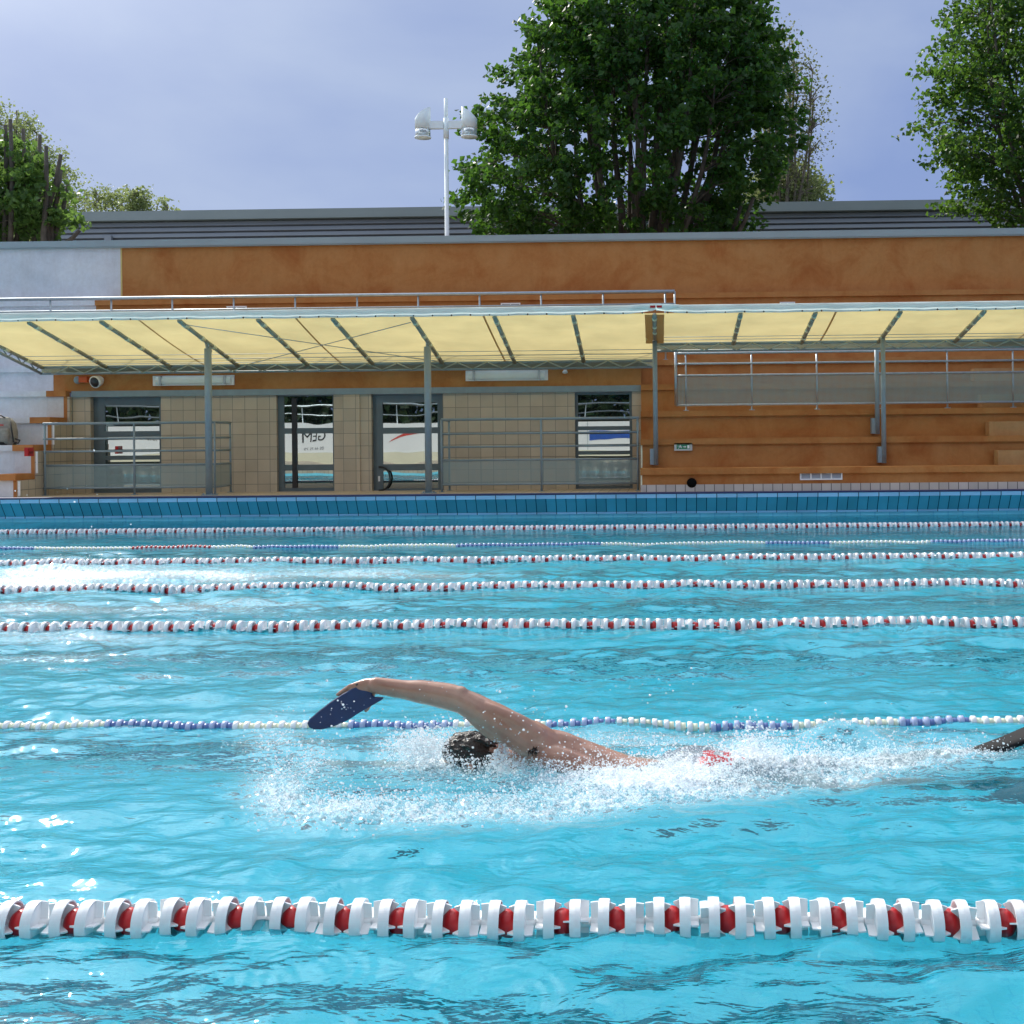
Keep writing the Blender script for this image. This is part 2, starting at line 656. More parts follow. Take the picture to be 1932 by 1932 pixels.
dt = wn('ShaderNodeVectorMath', operation='DOT_PRODUCT')
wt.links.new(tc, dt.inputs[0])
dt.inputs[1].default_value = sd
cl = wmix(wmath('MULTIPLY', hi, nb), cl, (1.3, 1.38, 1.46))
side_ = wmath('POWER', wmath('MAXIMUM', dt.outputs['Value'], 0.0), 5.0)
cl = wmix(wmath('MULTIPLY', wmath('MULTIPLY', hi, nb), side_), cl, (4.6, 4.65, 4.7))  # bright unseen cloud added high towards the sun, for white reflections on the water
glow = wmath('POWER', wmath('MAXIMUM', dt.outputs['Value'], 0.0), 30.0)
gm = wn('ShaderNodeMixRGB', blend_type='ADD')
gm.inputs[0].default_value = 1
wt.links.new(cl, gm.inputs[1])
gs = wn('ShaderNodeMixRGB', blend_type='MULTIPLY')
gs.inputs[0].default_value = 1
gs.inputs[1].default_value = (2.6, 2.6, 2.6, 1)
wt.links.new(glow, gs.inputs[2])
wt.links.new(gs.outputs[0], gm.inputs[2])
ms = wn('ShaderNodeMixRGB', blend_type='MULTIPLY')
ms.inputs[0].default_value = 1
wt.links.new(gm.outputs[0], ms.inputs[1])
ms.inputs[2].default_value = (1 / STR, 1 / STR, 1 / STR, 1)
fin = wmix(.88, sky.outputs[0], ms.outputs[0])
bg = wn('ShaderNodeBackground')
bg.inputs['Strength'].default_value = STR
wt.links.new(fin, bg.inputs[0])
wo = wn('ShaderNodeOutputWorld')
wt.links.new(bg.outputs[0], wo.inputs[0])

sl = bpy.data.lights.new("sun", 'SUN')
sl.energy, sl.angle, sl.color = 4.2, rad(.53), (1, .95, .86)
so = bpy.data.objects.new("sun", sl)
COL.objects.link(so)
so.rotation_euler = sd.to_track_quat('Z', 'Y').to_euler()
so.location = (-20, 20, 30)

scene.view_settings.view_transform = 'Standard'
scene.view_settings.look = 'None'
scene.view_settings.exposure = 0
scene.view_settings.gamma = 1
scene.render.engine = 'CYCLES'
cy = scene.cycles
cy.use_denoising = True
cy.max_bounces, cy.diffuse_bounces, cy.glossy_bounces = 10, 4, 4
cy.transmission_bounces, cy.transparent_max_bounces = 6, 12
cy.caustics_refractive, cy.caustics_reflective = True, False
cy.sample_clamp_indirect = 4.0
cy.blur_glossy = .5

# ------------------------------------------------------------------ setting
WALLY = 21.0
POOLX0, POOLX1, NEARY = -34.0, 26.0, 1.15
mb = MB()
mb.add([(-400, 28.5, .2), (400, 28.5, .2), (400, 700, .2), (-400, 700, .2),
        (-400, -300, .2), (400, -300, .2), (400, -12, .2), (-400, -12, .2),
        (-400, -12, .2), (POOLX0 - 1, -12, .2), (POOLX0 - 1, 28.5, .2), (-400, 28.5, .2),
        (POOLX1 + 1, -12, .2), (400, -12, .2), (400, 28.5, .2), (POOLX1 + 1, 28.5, .2)],
       [(0, 1, 2, 3), (4, 5, 6, 7), (8, 9, 10, 11), (12, 13, 14, 15)])
tag(mb.build('ground', GROUNDM), kind='structure')

mb = MB()
mb.add([(POOLX0 - 1, 21.26, .385), (POOLX1 + 1, 21.26, .385), (POOLX1 + 1, 24.9, .345), (POOLX0 - 1, 24.9, .345)], [(0, 1, 2, 3)])
mb.box(POOLX0 - 1, POOLX1 + 1, -12, NEARY, .1, .38)
tag(mb.build('pool_deck', TILE_D), kind='structure')

mb = MB()                                # basin: floor and four walls
D = -2.0
mb.add([(POOLX0, NEARY, D), (POOLX1, NEARY, D), (POOLX1, WALLY + .2, D), (POOLX0, WALLY + .2, D)], [(0, 1, 2, 3)])
mb.add([(POOLX0, WALLY + .2, D), (POOLX1, WALLY + .2, D), (POOLX1, WALLY + .2, .09), (POOLX0, WALLY + .2, .09)], [(0, 1, 2, 3)])
mb.add([(POOLX0, NEARY, D), (POOLX1, NEARY, D), (POOLX1, NEARY, .1), (POOLX0, NEARY, .1)], [(3, 2, 1, 0)])
mb.add([(POOLX0, NEARY, D), (POOLX0, WALLY + .2, D), (POOLX0, WALLY + .2, .1), (POOLX0, NEARY, .1)], [(0, 1, 2, 3)])
mb.add([(POOLX1, NEARY, D), (POOLX1, WALLY + .2, D), (POOLX1, WALLY + .2, .1), (POOLX1, NEARY, .1)], [(3, 2, 1, 0)])
tag(mb.build('pool_floor', FLOORM), kind='structure')
ROPE_Y = [3.39, 5.82, 8.8, 11.15, 13.65, 15.65, 18.4]
mids = [2.1, 4.65, 7.35, 10.0, 12.4, 14.65, 17.0, 19.7]
mb = MB()
for y in mids:
    mb.box(POOLX0, POOLX1, y - .17, y + .17, D + .002, D + .008)
tag(mb.build('pool_floor_marking', LINEM), kind='structure')

# far pool wall: tiled overhanging face, pale coping strip, dark line on its top
pw = thing('pool_edge', (0, WALLY, 0), 'blue tiled pool edge wall leaning out over the water below the stands', 'pool wall')
mb = MB()
mb.add([(POOLX0, WALLY + .005, .335), (POOLX1, WALLY + .005, .335), (POOLX1, WALLY + .17, .095), (POOLX0, WALLY + .17, .095),
        (POOLX0, WALLY + .3, .335), (POOLX1, WALLY + .3, .335), (POOLX1, WALLY + .3, .095), (POOLX0, WALLY + .3, .095)],
       [(3, 2, 1, 0), (0, 1, 5, 4), (7, 6, 2, 3)])
mb.build('tile_face', TILE_B, pw)
mb = MB()
mb.box(POOLX0, POOLX1, WALLY - .01, WALLY + .27, .335, .40)
mb.box(POOLX0, POOLX1, WALLY + .165, WALLY + .28, .06, .093)
mb.build('coping_strip', TILE_C, pw)
mb = MB()
mb.box(POOLX0, POOLX1, WALLY - .014, WALLY + .26, .402, .428)
mb.build('dark_edge', DARKB, pw)

# ------------------------------------------------------------------ grandstand
DW, XE, XR = 24.7, -11.9, PX(1209, 23.5)
TY = [22.6 + .66 * k for k in range(8)]
TZ = [.80, 1.345, 1.885, 2.43, 2.965, 3.50, 4.03, 4.56]
XL, XRR, BACK = -30.0, 15.0, 27.9
gs_ = thing('grandstand', (0, 25, .34), 'orange and white concrete grandstand with stepped seating and an entrance recess', 'grandstand')


def tier(k, x0, x1, mat):
    b = MB()
    z0 = .30 if k == 0 else TZ[k - 1]
    b.box(x0, x1, TY[k], BACK, z0, TZ[k] - .115)
    b.box(x0, x1, TY[k] - .06, BACK, TZ[k] - .113, TZ[k])
    return b.build('seating_tier', mat, gs_)


for k in range(8):
    if k < 4:
        tier(k, XR, XRR, ORANGE)
        o = tier(k, XL, XE - .4, WHITEW)
        b = MB()                         # orange painted end of the white tier
        b.box(XE - .398, XE, TY[k] - .062, min(TY[k] + .66, DW), TZ[k] - .115, TZ[k] + .002)
        z0 = .30 if k == 0 else TZ[k - 1]
        b.box(XE - .398, XE - .07, TY[k], TY[k] + .3, z0 + .003, TZ[k] - .118, 1)
        b.box(XE - .068, XE, TY[k] - .003, TY[k] + .3, z0 + .003, TZ[k] - .118)
        e = b.build('tier_edging', [ORANGE_EDGE, WHITEW], gs_)
        e['label'] = 'orange painted end of a white tier'
    else:
        tier(k, -12.5, XRR, ORANGE)
        o = tier(k, XL, -12.503, WHITEW)
    o['label'] = 'white painted tier'
b = MB()
for k in range(4):
    b.box(XE + .002, XE + .05, TY[k], min(TY[k] + .66, DW) - .001 * k, .3, TZ[k] - .118)
b.build('end_wall', TILE_S, gs_)
b = MB()
for k in range(3):
    b.box(XE + .03, XE + .062, TY[k] - .012, TY[k] + .012, TZ[k - 1] if k else .4, TZ[k] - .13)
b.build('corner_bead', WHITEP, gs_)
WX = PX(228, BACK, 520)
b = MB().box(WX, XRR, BACK, BACK + .4, .3, 5.86)
b.build('upper_wall', ORANGE, gs_)
b = MB().box(XL, WX - .003, BACK - .004, BACK + .4, .3, 5.86)
b.build('upper_wall', WHITEW, gs_)['label'] = 'white painted wall section'
b = MB().box(WX - .004, WX + .035, BACK - .008, BACK - .001, 4.56, 5.86)
b.build('paint_edge', simple('yellow_line', (.66, .52, .20), .8), gs_)
b = MB().box(XL, XRR, BACK - .09, BACK + .5, 5.862, 6.005)
b.box(XL, XRR, BACK - .075, BACK + .48, 5.835, 5.86)
b.build('roof_coping', CAPM, gs_)
# recess below the walkway
OPEN = [(171, 304), (522, 630), (701, 836), (1085, 1193)]
ox = [(PX(a, DW), PX(c, DW)) for a, c in OPEN]
x = XE
for a, c in ox + [(XR, XR)]:
    b = MB().box(x, a, DW, DW + .25, .3, 2.30)
    b.build('tiled_wall', TILE_W, gs_)
    x = c
pr = MB().box(PX(646, DW), PX(680, DW), DW - .05, DW - .002, .3, 2.298)
pr.build('pilaster', TILE_W, gs_)
b = MB().box(XE + .06, XR - .003, DW - .06, DW + .25, 2.302, 2.425)
b.build('lintel', GREYM, gs_)
b = MB().box(XE - .1, XR - .002, DW - .012, DW + .5, 2.427, 2.955)
b.build('fascia_wall', ORANGE, gs_)
b = MB().box(XE - .1, XR - .002, DW - .04, TY[4] + .03, 2.957, 3.0)
b.build('walkway_slab', ORANGE_EDGE, gs_)
b = MB().box(XR, XRR, TY[0] - .03, TY[0] + .02, .3, .50)
b.build('plinth', TILE_P, gs_)
b = MB()
for k in range(2):
    b.box(XR + .001, XR + .03, TY[k] - .01, TY[k] + .012, TZ[k - 1] if k else .5, TZ[k] - .12)
b.build('corner_bead', CREAMP, gs_)
for k in range(4):                        # half steps of the stair at the right
    b = MB().box(6.33 + .025 * k, 7.7, TY[k + 1] - .36, TY[k + 1] - .062, TZ[k], TZ[k] + .27)
    b.build('stair_step', BLOCKC, gs_)
hp = P(1305, 911, TY[0])
b = MB()
b.tube([(hp.x, TY[0] - .034, hp.z), (hp.x, TY[0] + .2, hp.z)], .09, 20)
b.build('drain_hole', simple('hole_dark', (.01, .01, .01), 1, spec=0), gs_)  # solid black plug, the dark inside of the opening put into its colour


def door(i, panes, bars, handle=False, side=None):
    """metal frame set back in the opening; panes = list of (px0, px1, py0, py1); measured at the frame plane"""
    x0, x1 = ox[i]
    y = DW + .10
    top, bot = 2.30, .35
    b = MB()
    ps = []
    for (a, c, t1, b1) in panes:
        ps.append((PX(a, y), PX(c, y), PZ(t1 - (a - 966) * .0096 * 0, y, a), PZ(b1, y, a)))
    fx0, fx1 = x0 + .002, x1 - .002
    if side:
        fx0 = PX(side, y)
    # vertical stiles and horizontal rails leave the panes free
    px0, px1 = min(p[0] for p in ps), max(p[1] for p in ps)
    b.box(fx0, px0, y, y + .06, bot, top - .004)
    b.box(px1, fx1, y, y + .06, bot, top - .004)
    if side:
        b.box(x0 + .002, fx0 - .001, y + .04, y + .06, bot, top - .004)
    ys = sorted(ps, key=lambda p: -p[2])
    prev = top - .004
    for p in ys:
        b.box(px0 + .001, px1 - .001, y + .003, y + .057, p[2], prev)
        prev = p[3]
    b.box(px0 + .001, px1 - .001, y + .003, y + .057, bot, prev)
    fr = b.build('door', FRAMEM, gs_)
    for p in ps:
        m = MB().box(p[0], p[1], y + .025, y + .035, p[3], p[2])
        m.build('pane', GLASS, fr)
    return fr, y


d1, yy = door(0, [(198, 301, 765, 814), (198, 301, 825, 860), (198, 301, 868, 921)], None, side=186)
d2, yy = door(1, [(536, 628, 748, 808), (536, 628, 818.5, 877), (536, 628, 888, 921)], None)
m = MB()
xx = PX(550, yy)
m.box(PX(551, yy), PX(560, yy), yy - .012, yy + .002, .42, 2.24)
m.build('mullion', BLACKP, d2)
d3, yy = door(2, [(722, 826, 760, 807), (722, 826, 818.5, 876), (722, 826, 888, 922)], None, side=710)
m = MB()
c = P(717, 901, yy)
pts = []
for k in range(13):
    a = -math.pi / 2 + math.pi * k / 12
    pts.append((c.x + .20 * max(0, math.cos(a)) ** .9 + .02, yy - .07, c.z - .02 + .235 * math.sin(a)))
pts = [(c.x, yy, pts[0][2])] + [(c.x, yy - .07, pts[0][2])] + pts + [(c.x, yy - .07, pts[-1][2]), (c.x, yy, pts[-1][2])]
m.tube(pts, .019, 8)
m.build('handle', BLACKP, d3)
m = MB().box(PX(713, yy), PX(716.5, yy), yy - .014, yy, PZ(906, yy), PZ(896, yy))
m.build('lock_plate', WHITEP, d3)
d4, yy = door(3, [(1091, 1188, 745, 804.5), (1091, 1188, 812, 851), (1091, 1188, 858, 918)], None)
for d_, s in ((d1, 'glazed door left of the wire railing corner, half hidden by bars'), (d2, 'narrow glazed door with a black mullion'),
              (d3, 'glazed door with a black bow handle'), (d4, 'glazed door behind the right railing')):
    d_['label'] = s

# ------------------------------------------------------------------ wall fittings
def lamp(px0, px1, py0, py1, label):
    y = DW - .012
    a, c = P(px0, py0, y), P(px1, py1, y)
    t = thing('wall_light', ((a.x + c.x) / 2, y, c.z), label, 'wall light', 'fluorescent lights over the entrance')
    m = MB().box(a.x, c.x, y - .05, y, c.z, a.z)
    m.build('housing', WHITEP, t)
    h = (a.z - c.z)
    m = MB()
    rings = []
    for xx in (a.x + .05, a.x + .07, c.x - .07, c.x - .05):
        s = .7 if xx in (a.x + .05, c.x - .05) else 1
        rings.append([(xx, y - .05 - .055 * s * math.cos(q), c.z + h / 2 + h * .40 * s * math.sin(q)) for q in np.linspace(-math.pi / 2, math.pi / 2, 9)])
    m.loft(rings)
    m.build('diffuser', LAMPW, t)
    for xx in (a.x + .17, c.x - .17):
        m = MB().box(xx - .02, xx + .02, y - .118, y - .04, c.z + .01, a.z - .01)
        m.build('clip', STEEL, t)


lamp(290, 443, 709.5, 726.5, 'long white wall light at the left, behind the canopy post')
lamp(879, 1034, 699.5, 717.5, 'long white wall light right of the middle canopy post')

t = thing('warning_light', P(150, 717, DW - .02), 'round grey lamp on an orange box beside the white loudspeaker', 'warning light')
c = P(161, 716.5, DW - .012)
m = MB().box(c.x - .085, c.x + .085, DW - .13, DW - .012, c.z - .06, c.z + .06)
m.build('orange_box', simple("orange_plastic", (.6, .10, .02), .4), t)
c = P(146, 717, DW - .06)
MB().ball(c, .075, .05, .078).build('lamp_dome', GREYM, t)
t = thing('loudspeaker', P(183, 717, DW - .02), 'white horn loudspeaker with a dark mouth above the left entrance', 'loudspeaker')
c = P(184, 719, DW - .16)
d = Vector((-.25, -.9, -.28)).normalized()
m = MB()
m.tube([c - d * .13, c - d * .06, c + d * .07, c + d * .09], [.055, .10, .125, .125], 18)
m.build('horn', WHITEP, t)
m = MB()
m.tube([c + d * .088, c + d * .096], [.105, .10], 18)
m.build('mouth', BLACKP, t)
m = MB().tube([c - d * .12, (c.x, DW - .012, c.z + .03)], .025, 8)
m.build('bracket', WHITEP, t)
c = P(1066, 702, DW - .05)
m = MB().ball(c, .055, .045, .035, 12, 8).box(c.x - .03, c.x + .03, DW - .05, DW - .012, c.z, c.z + .05)
tag(m.build('sensor', WHITEP), 'small white dome sensor on the orange band right of the second wall light', 'sensor')

c0, c1 = Vector((XE + .05, 22.78, PZ(861, 22.8, 30))), Vector((XE + .12, 23.0, PZ(844.5, 22.8, 30)))
t = thing('alarm_box', (c0.x, c0.y, c0.z), 'small red alarm box on the tiled end wall at the far left', 'alarm box')
m = MB().box(c0.x, c1.x, c0.y, c1.y, c0.z, c1.z)
m.build('case', REDP, t)
m = MB().box(c1.x, c1.x + .012, c0.y + .05, c1.y - .05, c0.z + .05, c1.z - .07)
m.build('button_plate', simple("dark_red", (.2, .008, .01), .4), t)

# exit sign on the second riser
y = TY[1]
a, c = P(1272, 836, y), P(1306, 850, y)
t = thing('exit_sign', ((a.x + c.x) / 2, y, c.z), 'green exit sign with running figure, arrow and door on the orange riser', 'exit sign')
m = MB().box(a.x, c.x, y - .06, y, c.z, a.z)
m.build('housing', simple("sign_grey", (.62, .66, .64), .5), t)
W_, H_ = c.x - a.x, a.z - c.z
gx0, gx1, gz0, gz1 = a.x + .13 * W_, c.x - .13 * W_, c.z + .22 * H_, a.z - .22 * H_
m = MB().box(gx0, gx1, y - .064, y - .06, gz0, gz1)
sg = m.build('green_panel', GREENS, t)
sw, sh = gx1 - gx0, gz1 - gz0
ys = y - .066


def sp_(u, v):
    return (gx0 + u * sw, ys, gz0 + v * sh)


m = MB()
m.prism([sp_(u, v) for u, v in ((.80, .1), (.97, .1), (.97, .9), (.80, .9))], (0, .002, 0))
m.build('door_symbol', WHITEP, sg)
m = MB()
m.prism([sp_(u, v) for u, v in ((.47, .42), (.60, .42), (.60, .25), (.74, .5), (.60, .75), (.60, .58), (.47, .58))], (0, .002, 0))
m.build('arrow_symbol', WHITEP, sg)
m = MB()
for q in ([(.10, .12), (.16, .12), (.24, .42), (.30, .40), (.34, .22), (.40, .24), (.35, .52), (.24, .55)],
          [(.20, .5), (.32, .5), (.30, .74), (.20, .72)], [(.06, .6), (.22, .66), (.22, .74), (.05, .68)],
          [(.29, .62), (.40, .52), (.42, .58), (.30, .74)]):
    m.prism([sp_(u, v) for u, v in q], (0, .002, 0))
m.tube([(gx0 + .27 * sw, ys, gz0 + .84 * sh), (gx0 + .27 * sw, ys + .002, gz0 + .84 * sh)], .011, 12)
m.build('figure_symbol', WHITEP, sg)


def vent(px0, px1, py0, py1, y, label, cells=4):
    a, c = P(px0, py0, y), P(px1, py1, y)
    t = thing('vent_grille', ((a.x + c.x) / 2, y, c.z), label, 'vent')
    m = MB()
    f = .025
    m.box(a.x, c.x, y - .03, y, a.z - f, a.z)
    m.box(a.x, c.x, y - .03, y, c.z, c.z + f)
    for k in range(cells + 1):
        xx = a.x + (c.x - a.x - f) * k / cells
        m.box(xx, xx + f, y - .028, y, c.z + f, a.z - f)
    m.build('frame', WHITEP, t)
    m = MB()
    n = 6
    for k in range(n):
        zz = c.z + f + (a.z - c.z - 2 * f) * (k + .5) / n
        m.add([(a.x + f, y - .02, zz - .012), (c.x - f, y - .02, zz - .012), (c.x - f, y - .004, zz + .012), (a.x + f, y - .004, zz + .012)], [(0, 1, 2, 3)])
    m.box(a.x + f, c.x - f, y - .003, y - .001, c.z + f, a.z - f)
    m.build('louvre', simple("vent_grey", (.48, .50, .56), .6), t)


vent(1509, 1589, 889, 905, TY[0], 'white four bay vent grille low on the orange plinth at the right', 4)
vent(1471, 1500, 570, 580, TY[6], 'small white vent just above the right canopy', 2)
vent(945, 982, 572, 586, TY[6], 'small white vent above the canopy between its two middle posts', 2)
vent(428, 466, 578, 592, TY[6], 'small white vent above the canopy at the left', 2)

# backpack on the white tier
bx, by, bz = PX(4, 23.55), 23.55, TZ[1]
t = thing('backpack', (bx, by, bz), 'grey backpack with black straps sitting on a white tier at the left edge', 'backpack')
m = MB()
rings = []
for zz, wx, wy in ((0, .24, .13), (.05, .27, .16), (.25, .26, .17), (.42, .22, .14), (.52, .14, .09), (.55, .06, .04)):
    rings.append([(bx + wx * math.copysign(abs(math.cos(q)) ** .6, math.cos(q)) + .02 * zz, by + wy * math.copysign(abs(math.sin(q)) ** .6, math.sin(q)) + .1 * zz, bz + zz) for q in np.linspace(0, 2 * math.pi, 21)[:-1]])
m.loft(rings)
m.build('bag_body', BAGM, t)
m = MB()
rings = []
for zz, wx, wy in ((.06, .20, .05), (.10, .22, .08), (.28, .22, .08), (.32, .19, .05)):
    rings.append([(bx + wx * math.copysign(abs(math.cos(q)) ** .6, math.cos(q)), by - .15 + wy * math.sin(q), bz + zz) for q in np.linspace(0, 2 * math.pi, 17)[:-1]])
m.loft(rings)
m.build('pocket', BAGM, t)
m = MB()
m.tube([(bx + .22, by - .1, bz + .45), (bx + .28, by - .16, bz + .25), (bx + .30, by - .14, bz + .06), (bx + .38, by - .12, bz + .03), (bx + .40, by - .1, bz + .09), (bx + .30, by - .08, bz + .12)], .016, 8)
m.build('strap', BLACKP, t)
m = MB().tube([(bx - .1, by - .02, bz + .5), (bx, by - .05, bz + .58), (bx + .08, by - .02, bz + .52)], .014, 8)
m.build('handle', BLACKP, t)
m = MB()
m.loft([[(bx + wx * math.cos(q), by + .01 + wy * math.sin(q), bz + zz) for q in np.linspace(0, 2 * math.pi, 17)[:-1]] for zz, wx, wy in ((.002, .262, .172), (.055, .282, .178))])
m.build('bag_base', BLACKP, t)
m = MB().box(bx - .02, bx + .12, by - .172, by - .165, bz + .375, bz + .40)
m.build('badge', REDP, t)

# ------------------------------------------------------------------ railings
def railing(name, label, pts, zbase, rails, posts, mesh=None, pr_=.022, rr=.02, top_r=.026, mat=STEEL, group=None):
    """pts: corner polyline (x, y); rails: heights; posts: list of (x, y); mesh: (z0, z1) infill"""
    t = thing(name, (pts[0][0], pts[0][1], zbase), label, 'railing', group)
    for i, zz in enumerate(rails):
        m = MB()
        m.tube([(p[0], p[1], zz) for p in pts], top_r if i == 0 else rr, 8)
        m.build('rail', mat, t)
    for p in posts:
        m = MB()
        m.tube([(p[0], p[1], zbase), (p[0], p[1], rails[0])], pr_, 8)
        m.box(p[0] - .05, p[0] + .05, p[1] - .05, p[1] + .05, zbase, zbase + .012)
        m.build('post', mat, t)
    if mesh:
        for a, c in zip(pts[:-1], pts[1:]):
            m = MB()
            m.add([(a[0], a[1], mesh[0]), (c[0], c[1], mesh[0]), (c[0], c[1], mesh[1]), (a[0], a[1], mesh[1])], [(0, 1, 2, 3)])
            m.build('wire_panel', MESHI, t)
    return t


RY = 23.48
xc_ = PX(405, RY)
zt = [PZ(798, RY, 250), PZ(827, RY, 250), PZ(851, RY, 250), PZ(877, RY, 250), PZ(920, RY, 250)]
railing('wire_railing', 'grey railing with wire infill turning a corner in front of the left door', [(XE + .06, RY), (xc_, RY), (xc_, 24.35)], .36, zt,
        [(XE + .09, RY), (PX(253, RY), RY), (xc_, RY), (xc_, 24.35)], (zt[4], zt[3]), mat=GREYM)
zt = [PZ(790, RY, 1020), PZ(817, RY, 1020), PZ(842, RY, 1020), PZ(867, RY, 1020), PZ(913, RY, 1020)]
xl = PX(833, RY)
railing('wire_railing', 'grey railing with wire infill between the middle post and the orange steps', [(xl, 24.35), (xl, RY), (XR - .03, RY)], .36, zt,
        [(xl, 24.35), (xl, RY), (PX(1021, RY), RY), (XR - .06, RY)], (zt[4], zt[3]), mat=GREYM)
R3 = TY[4] + .06
xe = PX(1273, R3, 565)
posts = [(PX(p, R3, 575), R3) for p in (-22, 95, 210, 325, 441, 557, 674, 789, 905, 1021, 1138, 1255)] + [(xe, R3)]
railing('handrail', 'pale steel handrail along the walkway edge above the left canopy', [(-15.5, R3), (xe, R3)], TZ[4], [PZ(558.5, R3, 557), PZ(582, R3, 557)], posts, pr_=.02, top_r=.035, rr=.02)
R4 = TY[2] - .01
x0_, x1_ = PX(1275, R4, 700), PX(1294, R4, 700)
zt = [PZ(664, R4, 1540), PZ(684, R4, 1540), PZ(706, R4, 1540), PZ(762, R4, 1540)]
posts = [(PX(p, R4, 700), R4) for p in (1294, 1418, 1541, 1664, 1787, 1911, 2034, 2157)]
r4 = railing('wire_railing', 'bright steel railing with wire infill on the orange tiers at the right', [(x0_, R4 + .03), (x1_, R4), (8.6, R4)], TZ[2], zt, posts, (zt[3], zt[2]), pr_=.018, top_r=.024, rr=.022)
m = MB().tube([(x0_, R4 + .03, zt[3]), (x0_, R4 + .03, zt[0] + .09)], .03, 8)
m.build('end_post', STEEL, r4)
for o in list(r4.children):
    if o.name.startswith('post'):
        pass

# ------------------------------------------------------------------ canopies
FY = 21.4
ZF = PZ(594, FY, 966)                    # underside at the front edge
ZB_L, YB_L = PZ(684, 24.5, 700), 24.5
ZB_R, YB_R = PZ(643, 23.55, 1600), 23.55


def canopy(label, x0, x1, yb, zb, rafters, seams, cables):
    t = thing('canopy', ((x0 + x1) / 2, 23, .35), label, 'canopy', 'fabric canopies over the stand')

    def zat(y):
        return ZF + (zb - ZF) * (y - FY) / (yb - FY)
    nx, ny = max(40, int((x1 - x0) * 14)), 26
    X, V = np.meshgrid(np.linspace(x0, x1, nx), np.linspace(0, 1, ny), indexing='ij')
    Yg = FY + (yb - FY) * V
    ph = (X / 1.41) % 1.0
    Z = ZF + (zb - ZF) * V - .035 * np.sin(np.pi * ph) * np.sin(np.pi * V) + .004 * np.sin(V * 34 + X * 1.3)
    vs = np.stack([X, Yg, Z], -1).reshape(-1, 3)
    i = np.arange(nx * ny).reshape(nx, ny)
    fs = np.stack([i[:-1, :-1], i[1:, :-1], i[1:, 1:], i[:-1, 1:]], -1).reshape(-1, 4)
    link('membrane', npmesh('membrane', vs, fs, CANVAS), t)
    # valance wrapped over the front tube
    nx = int((x1 - x0) * 24)
    prof = [(.05, .135), (0, .14), (-.035, .125), (-.045, .07), (-.04, .01), (-.03, -.015)]
    xs = np.linspace(x0, x1, nx)
    vs = []
    for xx in xs:
        wob = .006 * math.sin(xx * 5.1) + .004 * math.sin(xx * 13 + 1)
        edge = max(0, 1 - min(abs(xx - x0), abs(xx - x1)) / .45) if abs(xx) < .6 else 0
        for j, (dy, dz) in enumerate(prof):
            vs.append((xx, FY + dy + wob * (.3 if j < 3 else 1), ZF + dz + (wob * .7 + edge * .06 * (1 if j > 2 else .4) if j > 1 else edge * .02)))
    n = len(prof)
    i = np.arange(nx * n).reshape(nx, n)
    fs = np.stack([i[:-1, :-1], i[1:, :-1], i[1:, 1:], i[:-1, 1:]], -1).reshape(-1, 4)
    link('valance', npmesh('valance', np.array(vs), fs, VAL), t)
    m = MB().tube([(x0, FY + .03, ZF + .06), (x1, FY + .03, ZF + .06)], .02, 8)
    m.build('front_tube', GREYM, t)
    gm_ = MB().ball((0, 0, 0), .016, .01, .016, 8, 6).mesh('grommet', BLACKP)
    k = x0 + .2
    while k < x1 - .1:
        o = link('grommet', gm_, t)
        o.location = (k, FY - .035, ZF + .004)
        k += .333
    for xx in rafters:
        m = MB()
        p0, p1 = Vector((xx, FY + .05, zat(FY) - .03)), Vector((xx, yb - .03, zat(yb) - .03))
        m.tube([p0, p1], .042, 8, 0)
        for q in (.10, .36, .55, .82):
            a = p0.lerp(p1, q - .025)
            c = p0.lerp(p1, q + .025)
            m.tube([a, c], .049, 8, 1)
        m.build('rafter', [RAFT, CREAMP], t)
    for xx in seams:
        m = MB()
        n = 14
        ring = [(xx + s, FY + (yb - FY) * j / n, ZF + (zb - ZF) * j / n - .035 * math.sin(math.pi * ((xx / 1.41) % 1)) * math.sin(math.pi * j / n) - .012) for j in range(n + 1) for s in (-.018, .018)]
        m.add(ring, [(2 * j, 2 * j + 1, 2 * j + 3, 2 * j + 2) for j in range(n)])
        m.build('seam_strip', FLAP, t)
    # rear lattice truss
    m = MB()
    zt_, zb_ = zb - .02, zb - .155
    m.tube([(x0, yb, zt_), (x1, yb, zt_)], .032, 6)
    m.tube([(x0, yb, zb_), (x1, yb, zb_)], .026, 6)
    n = int((x1 - x0) / .3)
    for k in range(n):
        xa, xb = x0 + (x1 - x0) * k / n, x0 + (x1 - x0) * (k + 1) / n
        z1, z2 = (zt_, zb_) if k % 2 == 0 else (zb_, zt_)
        m.tube([(xa, yb - .03, z1), (xb, yb - .03, z2)], .014, 5, 1)
    m.build('truss', [GREYM, LATT], t)
    m = MB()                              # fabric skirt behind the truss
    m.add([(x0, yb + .05, zb_ - .02), (x1, yb + .05, zb_ - .02), (x1, yb + .05, zt_ + .06), (x0, yb + .05, zt_ + .06)], [(0, 1, 2, 3)])
    m.build('rear_skirt', SKIRT, t)
    for a, c in cables:
        m = MB().tube([(a[0], a[1], zat(a[1]) - .05), (c[0], c[1], zat(c[1]) - .05)], .008, 5)
        m.build('brace_cable', GREYM, t)
    for u in (.70, .80, .90):
        yy_ = FY + (yb - FY) * u
        m = MB().tube([(x0, yy_, zat(yy_) - .05), (x1, yy_, zat(yy_) - .05)], .006, 5)
        m.build('brace_cable', GREYM, t)
    return t, zat


